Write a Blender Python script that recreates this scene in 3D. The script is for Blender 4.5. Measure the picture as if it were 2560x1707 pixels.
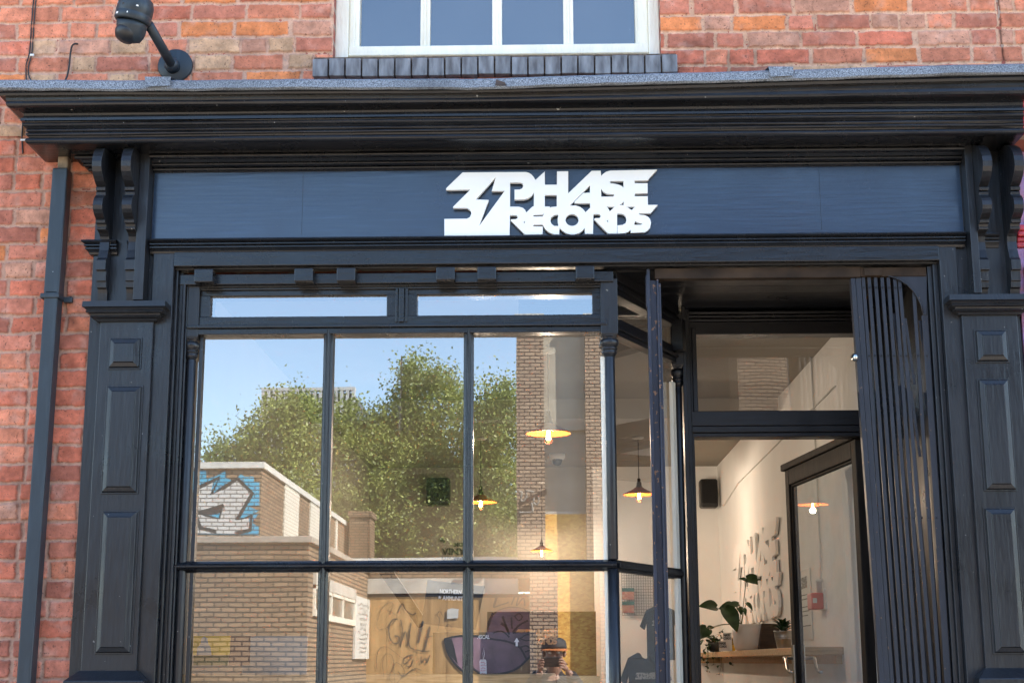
import bpy, bmesh, math, random
import numpy as np
from mathutils import Vector, Matrix
for o in list(bpy.data.objects): bpy.data.objects.remove(o)
S = bpy.context.scene
COL = S.collection
R = math.radians
# ------------------------------------------------------------------ camera
FPX = 3704.0; PITCH = math.atan(.216); YAW = .0202; ROLL = .003
CAM = Vector((0, -5.75, 1.6))
FW = Vector((-math.sin(YAW)*math.cos(PITCH), math.cos(YAW)*math.cos(PITCH), math.sin(PITCH)))
R0 = Vector((math.cos(YAW), math.sin(YAW), 0)); U0 = R0.cross(FW)
RT = R0*math.cos(ROLL)-U0*math.sin(ROLL); UP = U0*math.cos(ROLL)+R0*math.sin(ROLL)
cd = bpy.data.cameras.new('camera'); cam = bpy.data.objects.new('camera', cd); COL.objects.link(cam)
cam.matrix_world = Matrix(((RT.x, UP.x, -FW.x, CAM.x), (RT.y, UP.y, -FW.y, CAM.y), (RT.z, UP.z, -FW.z, CAM.z), (0, 0, 0, 1)))
cd.sensor_width = 36; cd.lens = 36*FPX/2560; cd.clip_start = .02; cd.clip_end = 2000
S.camera = cam
# ------------------------------------------------------------------ light
SUN_EL = R(42); SUN_AZ = R(64)
w = bpy.data.worlds.new('World'); S.world = w; w.use_nodes = True
nt = w.node_tree; bg = nt.nodes['Background']
sky = nt.nodes.new('ShaderNodeTexSky'); sky.sky_type = 'NISHITA'; sky.sun_disc = False
sky.sun_elevation = SUN_EL; sky.sun_rotation = SUN_AZ; sky.air_density = 1.0; sky.dust_density = .15; sky.ozone_density = 1.8
nt.links.new(sky.outputs[0], bg.inputs[0]); bg.inputs[1].default_value = .15
sl = bpy.data.lights.new('sun', 'SUN'); sl.energy = 4.6; sl.angle = R(.5); sl.color = (1, .94, .85)
so = bpy.data.objects.new('sun', sl); COL.objects.link(so)
ts = Vector((math.sin(SUN_AZ)*math.cos(SUN_EL), math.cos(SUN_AZ)*math.cos(SUN_EL), math.sin(SUN_EL)))
so.rotation_euler = ts.to_track_quat('Z', 'Y').to_euler(); so.location = ts*40
S.view_settings.view_transform = 'Standard'; S.view_settings.look = 'None'
S.view_settings.exposure = 2.3; S.view_settings.gamma = 1
S.render.engine = 'CYCLES'
try:
    S.cycles.transparent_max_bounces = 16; S.cycles.max_bounces = 10; S.cycles.glossy_bounces = 5; S.cycles.caustics_reflective = False
except Exception: pass

def P(px, py, Y):           # a pixel of the photograph carried to the plane y=Y
    d = FW + RT*((px-1280)/FPX) + UP*((853.5-py)/FPX)
    t = (Y-CAM.y)/d.y
    q = CAM+d*t
    return q.x, q.z
PZ = lambda py, Y, px=1000: P(px, py, Y)[1]
PX = lambda px, py, Y: P(px, py, Y)[0]
YG = .07                    # window glass plane
def V(px, py, d):           # mirrored: what the glass shows at depth d really stands across the street
    x, z = P(px, py, d+CAM.y)
    return x, z
def YR(d): return 2*YG-(d+CAM.y)
def PP(px, py, Y):
    x, z = P(px, py, Y); return Vector((x, Y, z))
# ------------------------------------------------------------------ materials
def mat(name): 
    m = bpy.data.materials.new(name); m.use_nodes = True
    return m, m.node_tree, m.node_tree.nodes['Principled BSDF']
def N(nt, t, **k):
    n = nt.nodes.new(t)
    for a, b in k.items():
        if a.startswith('i_'):
            n.inputs[a[2:].replace('_', ' ')].default_value = b
        else: setattr(n, a, b)
    return n
def simple(name, col, rough=.6, var=.12, scale=8, bump=.0, bscale=60, metal=0, coat=0, stretch=(1, 1, 1), spec=.5, detail=6, col2=None, emit=None):
    m, nt, b = mat(name)
    tc = N(nt, 'ShaderNodeTexCoord'); mp = N(nt, 'ShaderNodeMapping'); mp.inputs['Scale'].default_value = stretch
    nt.links.new(tc.outputs['Object'], mp.inputs[0])
    n = N(nt, 'ShaderNodeTexNoise'); n.inputs['Scale'].default_value = scale; n.inputs['Detail'].default_value = detail
    nt.links.new(mp.outputs[0], n.inputs[0])
    mx = N(nt, 'ShaderNodeMix', data_type='RGBA')
    c2 = col2 or tuple(min(1, c*(1+var*2.5)) for c in col)
    mx.inputs[6].default_value = (*[c*(1-var) for c in col], 1); mx.inputs[7].default_value = (*c2, 1)
    mr = N(nt, 'ShaderNodeMapRange'); mr.inputs[1].default_value = .35; mr.inputs[2].default_value = .7
    nt.links.new(n.outputs[0], mr.inputs[0]); nt.links.new(mr.outputs[0], mx.inputs[0])
    nt.links.new(mx.outputs[2], b.inputs['Base Color'])
    b.inputs['Roughness'].default_value = rough; b.inputs['Metallic'].default_value = metal
    b.inputs['Coat Weight'].default_value = coat; b.inputs['Specular IOR Level'].default_value = spec
    if bump:
        n2 = N(nt, 'ShaderNodeTexNoise'); n2.inputs['Scale'].default_value = bscale; n2.inputs['Detail'].default_value = 5
        nt.links.new(mp.outputs[0], n2.inputs[0])
        bp = N(nt, 'ShaderNodeBump'); bp.inputs['Strength'].default_value = bump; bp.inputs['Distance'].default_value = .01
        nt.links.new(n2.outputs[0], bp.inputs['Height']); nt.links.new(bp.outputs[0], b.inputs['Normal'])
    if emit:
        b.inputs['Emission Color'].default_value = (*emit[0], 1); b.inputs['Emission Strength'].default_value = emit[1]
    return m
def paint(name, col, rough, brush=(1, 1, 12), chips=True, bs=.12, worn=(.25, .24, .22), chipt=.75):
    """old gloss paint: brush strokes, dust, tiny chips"""
    m, nt, b = mat(name)
    tc = N(nt, 'ShaderNodeTexCoord'); L = nt.links.new
    mp = N(nt, 'ShaderNodeMapping'); mp.inputs['Scale'].default_value = brush; L(tc.outputs['Object'], mp.inputs[0])
    n1 = N(nt, 'ShaderNodeTexNoise'); n1.inputs['Scale'].default_value = 9; n1.inputs['Detail'].default_value = 8; L(mp.outputs[0], n1.inputs[0])
    n2 = N(nt, 'ShaderNodeTexNoise'); n2.inputs['Scale'].default_value = 3.5; n2.inputs['Detail'].default_value = 8; n2.inputs['Roughness'].default_value = .65; L(tc.outputs['Object'], n2.inputs[0])
    n3 = N(nt, 'ShaderNodeTexNoise'); n3.inputs['Scale'].default_value = 55; n3.inputs['Detail'].default_value = 3; L(tc.outputs['Object'], n3.inputs[0])
    mx = N(nt, 'ShaderNodeMix', data_type='RGBA'); mx.inputs[6].default_value = (*[c*.75 for c in col], 1); mx.inputs[7].default_value = (*[c*1.5+.004 for c in col], 1)
    L(n2.outputs[0], mx.inputs[0])
    out = mx.outputs[2]
    if chips:
        # paint worn thin and dusty along the arrises, and faint vertical runs
        bv = N(nt, 'ShaderNodeBevel'); bv.samples = 4; bv.inputs[0].default_value = .0035
        ge = N(nt, 'ShaderNodeNewGeometry'); dt = N(nt, 'ShaderNodeVectorMath', operation='DOT_PRODUCT'); L(bv.outputs[0], dt.inputs[0]); L(ge.outputs['Normal'], dt.inputs[1])
        e1 = N(nt, 'ShaderNodeMapRange'); e1.inputs[1].default_value = .97; e1.inputs[2].default_value = .80; L(dt.outputs['Value'], e1.inputs[0])
        e2 = N(nt, 'ShaderNodeMapRange'); e2.inputs[1].default_value = .42; e2.inputs[2].default_value = .62; e2.inputs[4].default_value = .8; L(n2.outputs[0], e2.inputs[0])
        em = N(nt, 'ShaderNodeMath', operation='MULTIPLY'); L(e1.outputs[0], em.inputs[0]); L(e2.outputs[0], em.inputs[1])
        m3 = N(nt, 'ShaderNodeMix', data_type='RGBA'); m3.inputs[7].default_value = (.06, .063, .068, 1); L(out, m3.inputs[6]); L(em.outputs[0], m3.inputs[0]); out = m3.outputs[2]
        st_ = N(nt, 'ShaderNodeMapRange'); st_.inputs[1].default_value = .52; st_.inputs[2].default_value = .72; st_.inputs[4].default_value = .22; L(n1.outputs[0], st_.inputs[0])
        m4 = N(nt, 'ShaderNodeMix', data_type='RGBA'); m4.inputs[7].default_value = (*[c*3.2+.006 for c in col], 1); L(out, m4.inputs[6]); L(st_.outputs[0], m4.inputs[0]); out = m4.outputs[2]
        mr = N(nt, 'ShaderNodeMapRange'); mr.inputs[1].default_value = chipt; mr.inputs[2].default_value = chipt+.01; L(n3.outputs[0], mr.inputs[0])
        m2 = N(nt, 'ShaderNodeMix', data_type='RGBA'); m2.inputs[7].default_value = (*worn, 1); L(out, m2.inputs[6]); L(mr.outputs[0], m2.inputs[0]); out = m2.outputs[2]
    L(out, b.inputs['Base Color'])
    rr = N(nt, 'ShaderNodeMapRange'); rr.inputs[1].default_value = .3; rr.inputs[2].default_value = .7; rr.inputs[3].default_value = rough-.08; rr.inputs[4].default_value = rough+.15
    L(n2.outputs[0], rr.inputs[0]); L(rr.outputs[0], b.inputs['Roughness'])
    b.inputs['Specular IOR Level'].default_value = .65 if 'fascia' in name else .38
    bp = N(nt, 'ShaderNodeBump'); bp.inputs['Strength'].default_value = bs; bp.inputs['Distance'].default_value = .01; L(n1.outputs[0], bp.inputs['Height'])
    L(bp.outputs[0], b.inputs['Normal'])
    return m
M = {}
M['paint'] = paint('charcoal_gloss_paint', (.0095, .0099, .0118), .30, (7, 7, 1), bs=.2)
M['paintH'] = paint('charcoal_gloss_along_shaded', (.0060, .0064, .0080), .22, (1, 7, 7), bs=.13)  # base darker than the upright paint, deepening shade under the cornice by colour
M['fascia'] = paint('navy_fascia_paint', (.008, .019, .042), .17, (.5, 3, 9), chips=True, bs=.05, chipt=.8)
M['black'] = paint('black_porch_paint', (.005, .005, .007), .32, (1, 6, 6), chips=False)
M['gate'] = paint('blue_black_gate_paint', (.0105, .012, .018), .46, (3, 3, 1), bs=.05, worn=(.16, .09, .05), chipt=.70)
M['pipe'] = paint('slate_pipe_paint', (.017, .024, .030), .42, (4, 4, .6), worn=(.3, .34, .38), chipt=.78)
M['lead'] = None
M['white_sign'] = simple('white_acrylic', (.77, .765, .74), .35, .01)
M['white_paint'] = simple('old_white_gloss', (.86, .79, .64), .45, .10, 14, .4, 90, stretch=(1, 1, .25), col2=(.90, .84, .70))
M['white_wall'] = simple('white_emulsion', (.87, .865, .85), .85, .02, 3)
M['floor'] = simple('grey_shop_floor', (.25, .22, .19), .6, .1, 3)
M['wood'] = simple('pine', (.50, .30, .13), .55, .28, 9, .2, 30, stretch=(1.2, 12, 12), col2=(.62, .42, .22))
M['darkwood'] = simple('dark_stained_wood', (.045, .026, .016), .5, .25, 9, stretch=(1, 1, 9))
M['doorwood'] = simple('black_brown_door_paint', (.012, .009, .007), .62, .35, 6, .2, 30, stretch=(4, 4, .7), spec=.15)
M['shirt'] = simple('charcoal_cotton', (.030, .042, .050), .9, .1, 30)
M['cream_print'] = simple('cream_print', (.62, .54, .42), .7, .03)
M['blackplastic'] = simple('black_plastic', (.012, .012, .013), .45, .1)
M['red'] = simple('red_plastic', (.50, .012, .018), .35, .05)
M['steel'] = simple('brushed_steel', (.55, .55, .53), .28, .06, 20, metal=1)
M['zinc'] = simple('zinc_bucket', (.50, .51, .52), .33, .08, 12, metal=1)
M['potwhite'] = simple('white_ceramic', (.62, .60, .60), .35, .02)
M['leaf'] = simple('glossy_green_leaf', (.022, .060, .018), .35, .25, 20, col2=(.035, .09, .025))
M['stem'] = simple('leaf_stem', (.10, .10, .03), .5)
M['brass'] = simple('aged_brass', (.13, .08, .04), .35, .1, metal=1)
M['shade'] = simple('copper_lamp_shade', (.40, .07, .008), .42, .05)
M['shadetop'] = simple('grey_lamp_shade_top', (.30, .28, .24), .5, .05)
M['bulb'] = simple('glowing_bulb', (1, .7, .2), .3, 0, emit=((1, .55, .12), 14))
M['cord'] = simple('black_cord', (.015, .013, .012), .6)
M['whiteplastic'] = simple('white_plastic', (.70, .69, .66), .4, .02)
M['yellow'] = simple('yellow_card', (.70, .42, .02), .6, .05)
M['card'] = simple('white_card', (.68, .68, .66), .6, .02)
M['inkblack'] = simple('black_ink', (.012, .012, .014), .5, .02)
M['inkwhite'] = simple('white_vinyl_lettering', (.75, .75, .75), .5, .01)
M['inkred'] = simple('red_ink', (.55, .03, .04), .5, .02)
M['skin'] = simple('skin', (.30, .17, .12), .5, .05, 20)
M['cloth'] = simple('black_jacket', (.014, .014, .016), .85, .1, 20)
M['capmat'] = simple('orange_and_black_cap', (.02, .02, .02), .7, .1)
M['capbrim'] = simple('orange_cap_brim', (.42, .13, .03), .7, .1)
M['brown_sleeve'] = simple('brown_card', (.12, .055, .03), .6, .1)
M['grey_panel'] = simple('pale_grey_board', (.36, .35, .32), .7, .03)
M['mesh'] = simple('black_wire', (.03, .03, .03), .4, .05)
M['teal'] = simple('teal_card', (.02, .12, .11), .5, .2, 30)
M['orange'] = simple('orange_card', (.55, .10, .05), .5, .3, 40, col2=(.5, .35, .25))
M['asphalt'] = simple('asphalt', (.055, .055, .055), .9, .2, 3, .5, 80)
M['paving'] = simple('paving', (.36, .29, .21), .85, .1, 2, .3, 40)
M['kerb'] = simple('kerb_stone', (.28, .27, .25), .85, .1, 4)
M['concrete'] = simple('pale_concrete', (.48, .44, .37), .9, .1, 3, .3, 30)
M['stucco'] = simple('shade_toned_cream_render', (.42, .385, .31), .9, .05, 3)  # albedo lowered so the shade of the tower recess sits in the colour
M['coping'] = simple('white_coping', (.60, .58, .52), .7, .05)
M['cream_panel'] = simple('cream_cladding_panel', (.70, .66, .55), .8, .05, 4)
M['bluespray'] = simple('blue_spray_paint', (.06, .42, .62), .7, .1, 8)
M['whitespray'] = simple('white_spray_paint', (.62, .61, .57), .7, .08, 6)
M['blackspray'] = simple('black_spray_paint', (.02, .02, .02), .7, .1, 6)
M['purplespray'] = simple('purple_spray_paint', (.23, .14, .17), .7, .2, 3)
M['ply'] = simple('weathered_plywood', (.46, .26, .09), .7, .18, 2, .1, 20, stretch=(6, 6, .6), col2=(.55, .33, .13))
M['bark'] = simple('pale_birch_bark', (.22, .20, .17), .8, .3, 8)
M['purplepaint'] = simple('purple_pink_masonry_paint', (.42, .17, .24), .5, .2, 25, 1.0, 26, col2=(.30, .20, .42))
M['redpaint'] = simple('dark_red_gloss_paint', (.30, .022, .035), .38, .2, 20, .5, 30)
M['fingrey'] = simple('grey_tower_cladding', (.10, .11, .12), .5, .1)
M['finwhite'] = simple('pale_tower_fins', (.55, .55, .52), .6, .03)
M['mortardark'] = simple('dark_sill_mortar', (.09, .065, .05), .95, .3, 60, .5, 90)

def lead_mat():
    m, nt, b = mat('mineral_felt_flashing'); L = nt.links.new
    tc = N(nt, 'ShaderNodeTexCoord')
    v = N(nt, 'ShaderNodeTexNoise'); v.inputs['Scale'].default_value = 230; v.inputs['Detail'].default_value = 2; L(tc.outputs['Object'], v.inputs[0])
    r = N(nt, 'ShaderNodeValToRGB'); e = r.color_ramp.elements
    e[0].position = .36; e[0].color = (.055, .063, .075, 1); e[1].position = .70; e[1].color = (.33, .355, .39, 1)
    L(v.outputs[0], r.inputs[0])
    n = N(nt, 'ShaderNodeTexNoise'); n.inputs['Scale'].default_value = 2.2; n.inputs['Detail'].default_value = 5; L(tc.outputs['Object'], n.inputs[0])
    mx = N(nt, 'ShaderNodeMix', data_type='RGBA'); mx.inputs[7].default_value = (.05, .052, .055, 1); L(r.outputs[0], mx.inputs[6])
    mr = N(nt, 'ShaderNodeMapRange'); mr.inputs[1].default_value = .45; mr.inputs[2].default_value = .7; mr.inputs[4].default_value = .7; L(n.outputs[0], mr.inputs[0]); L(mr.outputs[0], mx.inputs[0])
    L(mx.outputs[2], b.inputs['Base Color']); b.inputs['Roughness'].default_value = .6
    return m
M['lead'] = lead_mat()

def glass_mat(name, refl=.16, wav=.02, scale=2.2, rough=0.0, tint=(1, 1, 1), smear=True, nspeck=.72, film=.035):
    m = bpy.data.materials.new(name); m.use_nodes = True; nt = m.node_tree; L = nt.links.new
    for n in list(nt.nodes):
        if n.type == 'BSDF_PRINCIPLED': nt.nodes.remove(n)
    out = [n for n in nt.nodes if n.type == 'OUTPUT_MATERIAL'][0]
    tr = N(nt, 'ShaderNodeBsdfTransparent'); tr.inputs[0].default_value = (*tint, 1)
    gl = N(nt, 'ShaderNodeBsdfGlossy'); gl.inputs['Roughness'].default_value = rough
    tc = N(nt, 'ShaderNodeTexCoord')
    n = N(nt, 'ShaderNodeTexNoise'); n.inputs['Scale'].default_value = scale; n.inputs['Detail'].default_value = 1.5; L(tc.outputs['Object'], n.inputs[0])
    bp = N(nt, 'ShaderNodeBump'); bp.inputs['Strength'].default_value = wav; bp.inputs['Distance'].default_value = .05; L(n.outputs[0], bp.inputs['Height'])
    L(bp.outputs[0], gl.inputs['Normal'])
    fr = N(nt, 'ShaderNodeFresnel'); ge = N(nt, 'ShaderNodeNewGeometry')
    io = N(nt, 'ShaderNodeMapRange'); io.inputs[3].default_value = 1.5; io.inputs[4].default_value = 1/1.5; L(ge.outputs['Backfacing'], io.inputs[0]); L(io.outputs[0], fr.inputs[0])
    mr = N(nt, 'ShaderNodeMath', operation='MULTIPLY'); mr.inputs[1].default_value = refl/.04; L(fr.outputs[0], mr.inputs[0])
    cl = N(nt, 'ShaderNodeClamp'); L(mr.outputs[0], cl.inputs[0])
    mx = N(nt, 'ShaderNodeMixShader'); L(cl.outputs[0], mx.inputs[0]); L(tr.outputs[0], mx.inputs[1]); L(gl.outputs[0], mx.inputs[2])
    if smear:   # dust and paint specks on old glass; on the door leaf a painted pale haze
        df = N(nt, 'ShaderNodeBsdfDiffuse'); df.inputs[0].default_value = (.75, .76, .78, 1)
        s = N(nt, 'ShaderNodeTexNoise'); s.inputs['Scale'].default_value = 38; s.inputs['Detail'].default_value = 4; L(tc.outputs['Object'], s.inputs[0])
        s2 = N(nt, 'ShaderNodeTexNoise'); s2.inputs['Scale'].default_value = 2.5; s2.inputs['Detail'].default_value = 6; L(tc.outputs['Object'], s2.inputs[0])
        q = N(nt, 'ShaderNodeMapRange'); q.inputs[1].default_value = nspeck; q.inputs[2].default_value = nspeck+.02; q.inputs[4].default_value = .6; L(s.outputs[0], q.inputs[0])
        q2 = N(nt, 'ShaderNodeMapRange'); q2.inputs[1].default_value = .2; q2.inputs[2].default_value = .8; q2.inputs[4].default_value = film; L(s2.outputs[0], q2.inputs[0])
        ad = N(nt, 'ShaderNodeMath', operation='MAXIMUM'); L(q.outputs[0], ad.inputs[0]); L(q2.outputs[0], ad.inputs[1])
        m2 = N(nt, 'ShaderNodeMixShader'); L(ad.outputs[0], m2.inputs[0]); L(mx.outputs[0], m2.inputs[1]); L(df.outputs[0], m2.inputs[2]); mx = m2
    L(mx.outputs[0], out.inputs[0])
    return m
M['glass'] = glass_mat('shop_window_glass', .28, .0035, nspeck=.82, film=.012)
M['glassup'] = glass_mat('upper_window_glass', .20, .02, 2.0, nspeck=.77)
M['glassdoor'] = glass_mat('door_glass', .12, .010, nspeck=.80)
M['bulbglass'] = glass_mat('bulb_glass', .06, 0, smear=False)

def brickwall_mat(name, c1, c2, mortar, bw=.225, rh=.075, ms=.010, bump=.6, dirt=.3, off=.5):
    m, nt, b = mat(name); L = nt.links.new
    tc = N(nt, 'ShaderNodeTexCoord'); sp = N(nt, 'ShaderNodeSeparateXYZ'); L(tc.outputs['Object'], sp.inputs[0])
    ad = N(nt, 'ShaderNodeMath', operation='ADD'); L(sp.outputs[0], ad.inputs[0]); L(sp.outputs[1], ad.inputs[1])
    cb = N(nt, 'ShaderNodeCombineXYZ'); L(ad.outputs[0], cb.inputs[0]); L(sp.outputs[2], cb.inputs[1])
    bt = N(nt, 'ShaderNodeTexBrick'); bt.inputs['Scale'].default_value = 1; bt.inputs['Brick Width'].default_value = bw; bt.inputs['Row Height'].default_value = rh
    bt.inputs['Mortar Size'].default_value = ms; bt.inputs['Mortar Smooth'].default_value = .15; bt.offset = off
    bt.inputs['Color1'].default_value = (*c1, 1); bt.inputs['Color2'].default_value = (*c2, 1); bt.inputs['Mortar'].default_value = (*mortar, 1)
    L(cb.outputs[0], bt.inputs[0])
    n = N(nt, 'ShaderNodeTexNoise'); n.inputs['Scale'].default_value = 1.3; n.inputs['Detail'].default_value = 7; L(tc.outputs['Object'], n.inputs[0])
    mx = N(nt, 'ShaderNodeMix', data_type='RGBA', blend_type='MULTIPLY'); L(bt.outputs[0], mx.inputs[6]); mx.inputs[7].default_value = (.45, .42, .40, 1)
    mr = N(nt, 'ShaderNodeMapRange'); mr.inputs[1].default_value = .5; mr.inputs[2].default_value = .75; mr.inputs[4].default_value = dirt; L(n.outputs[0], mr.inputs[0]); L(mr.outputs[0], mx.inputs[0])
    L(mx.outputs[2], b.inputs['Base Color']); b.inputs['Roughness'].default_value = .9
    bp = N(nt, 'ShaderNodeBump'); bp.inputs['Strength'].default_value = bump; bp.inputs['Distance'].default_value = .01; bp.invert = True
    L(bt.outputs['Fac'], bp.inputs['Height']); L(bp.outputs[0], b.inputs['Normal'])
    return m
M['brownbrick'] = brickwall_mat('brown_brick', (.34, .225, .13), (.23, .15, .085), (.06, .04, .025), ms=.013)
M['towerbrick'] = brickwall_mat('tan_brick', (.42, .30, .20), (.31, .22, .15), (.07, .045, .035), ms=.013)
M['redbrick'] = brickwall_mat('plain_red_brick', (.36, .10, .06), (.28, .085, .06), (.36, .26, .2), ms=.012)
M['cream_panel'] = brickwall_mat('cream_painted_brick', (.74, .69, .57), (.68, .63, .52), (.40, .36, .29), ms=.010, dirt=.15)
M['bluespray'] = brickwall_mat('blue_spray_paint_on_brick', (.06, .42, .62), (.05, .36, .55), (.03, .12, .18), ms=.012, dirt=.15)
M['whitespray'] = brickwall_mat('white_spray_paint_on_brick', (.64, .63, .59), (.58, .57, .53), (.20, .18, .16), ms=.012, dirt=.2)
def attr_brick():
    m, nt, b = mat('old_red_brick'); L = nt.links.new
    a = N(nt, 'ShaderNodeAttribute'); a.attribute_name = 'Col'
    tc = N(nt, 'ShaderNodeTexCoord')
    n = N(nt, 'ShaderNodeTexNoise'); n.inputs['Scale'].default_value = 26; n.inputs['Detail'].default_value = 8; n.inputs['Roughness'].default_value = .7; L(tc.outputs['Object'], n.inputs[0])
    mr = N(nt, 'ShaderNodeMapRange'); mr.inputs[1].default_value = .3; mr.inputs[2].default_value = .7; mr.inputs[3].default_value = .60; mr.inputs[4].default_value = 1.16; L(n.outputs[0], mr.inputs[0])
    mx = N(nt, 'ShaderNodeMix', data_type='RGBA', blend_type='MULTIPLY'); mx.inputs[0].default_value = 1; L(a.outputs[0], mx.inputs[6]); L(mr.outputs[0], mx.inputs[7])
    # dark pits
    n3 = N(nt, 'ShaderNodeTexNoise'); n3.inputs['Scale'].default_value = 120; n3.inputs['Detail'].default_value = 2; L(tc.outputs['Object'], n3.inputs[0])
    q = N(nt, 'ShaderNodeMapRange'); q.inputs[1].default_value = .63; q.inputs[2].default_value = .70; q.inputs[4].default_value = .75; L(n3.outputs[0], q.inputs[0])
    m2 = N(nt, 'ShaderNodeMix', data_type='RGBA'); m2.inputs[7].default_value = (.10, .05, .035, 1); L(mx.outputs[2], m2.inputs[6]); L(q.outputs[0], m2.inputs[0])
    L(m2.outputs[2], b.inputs['Base Color']); b.inputs['Roughness'].default_value = .88; b.inputs['Specular IOR Level'].default_value = .3
    n2 = N(nt, 'ShaderNodeTexNoise'); n2.inputs['Scale'].default_value = 90; n2.inputs['Detail'].default_value = 8; L(tc.outputs['Object'], n2.inputs[0])
    bp = N(nt, 'ShaderNodeBump'); bp.inputs['Strength'].default_value = .55; bp.inputs['Distance'].default_value = .006; L(n2.outputs[0], bp.inputs['Height']); L(bp.outputs[0], b.inputs['Normal'])
    return m
M['oldbrick'] = attr_brick()
def osb_mat():
    m, nt, b = mat('oriented_strand_board'); L = nt.links.new
    tc = N(nt, 'ShaderNodeTexCoord'); mp = N(nt, 'ShaderNodeMapping'); mp.inputs['Scale'].default_value = (14, 14, 30); mp.inputs['Rotation'].default_value = (.4, .6, .9); L(tc.outputs['Object'], mp.inputs[0])
    v = N(nt, 'ShaderNodeTexVoronoi'); v.inputs['Scale'].default_value = 1; L(mp.outputs[0], v.inputs[0])
    r = N(nt, 'ShaderNodeValToRGB'); e = r.color_ramp.elements; e[0].color = (.60, .27, .04, 1); e[1].color = (.92, .56, .13, 1)
    sp = N(nt, 'ShaderNodeSeparateColor'); L(v.outputs['Color'], sp.inputs[0]); L(sp.outputs[0], r.inputs[0])
    L(r.outputs[0], b.inputs['Base Color']); b.inputs['Roughness'].default_value = .7
    return m
M['osb'] = osb_mat()
def leaves_mat():
    m, nt, b = mat('birch_leaves'); L = nt.links.new
    g = N(nt, 'ShaderNodeNewGeometry')
    r = N(nt, 'ShaderNodeValToRGB'); e = r.color_ramp.elements; e[0].color = (.11, .16, .028, 1); e[1].color = (.38, .42, .11, 1)
    tc = N(nt, 'ShaderNodeTexCoord'); nz = N(nt, 'ShaderNodeTexNoise'); nz.inputs['Scale'].default_value = .9; nz.inputs['Detail'].default_value = 3; L(tc.outputs['Object'], nz.inputs[0])
    q = N(nt, 'ShaderNodeMapRange'); q.inputs[1].default_value = .35; q.inputs[2].default_value = .65; q.inputs[3].default_value = -.35; q.inputs[4].default_value = .45; L(nz.outputs[0], q.inputs[0])
    ad = N(nt, 'ShaderNodeMath', operation='ADD'); L(g.outputs['Random Per Island'], ad.inputs[0]); L(q.outputs[0], ad.inputs[1]); L(ad.outputs[0], r.inputs[0]); L(r.outputs[0], b.inputs['Base Color'])
    b.inputs['Roughness'].default_value = .5
    tl = N(nt, 'ShaderNodeBsdfTranslucent'); L(r.outputs[0], tl.inputs[0])
    mx = N(nt, 'ShaderNodeMixShader'); mx.inputs[0].default_value = .35
    out = [n for n in nt.nodes if n.type == 'OUTPUT_MATERIAL'][0]
    L(b.outputs[0], mx.inputs[1]); L(tl.outputs[0], mx.inputs[2]); L(mx.outputs[0], out.inputs[0])
    return m
M['leaves'] = leaves_mat()
def endgrain():
    m, nt, b = mat('pine_end_grain'); L = nt.links.new
    tc = N(nt, 'ShaderNodeTexCoord'); mp = N(nt, 'ShaderNodeMapping'); mp.inputs['Location'].default_value = (-.12, 0, -1.4); L(tc.outputs['Object'], mp.inputs[0])
    wv = N(nt, 'ShaderNodeTexWave', wave_type='RINGS', rings_direction='Y'); wv.inputs['Scale'].default_value = 55; wv.inputs['Distortion'].default_value = 1.2; L(mp.outputs[0], wv.inputs[0])
    r = N(nt, 'ShaderNodeValToRGB'); e = r.color_ramp.elements; e[0].color = (.42, .24, .10, 1); e[1].color = (.66, .48, .28, 1)
    L(wv.outputs[0], r.inputs[0]); L(r.outputs[0], b.inputs['Base Color']); b.inputs['Roughness'].default_value = .6
    return m
M['endgrain'] = endgrain()

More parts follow.
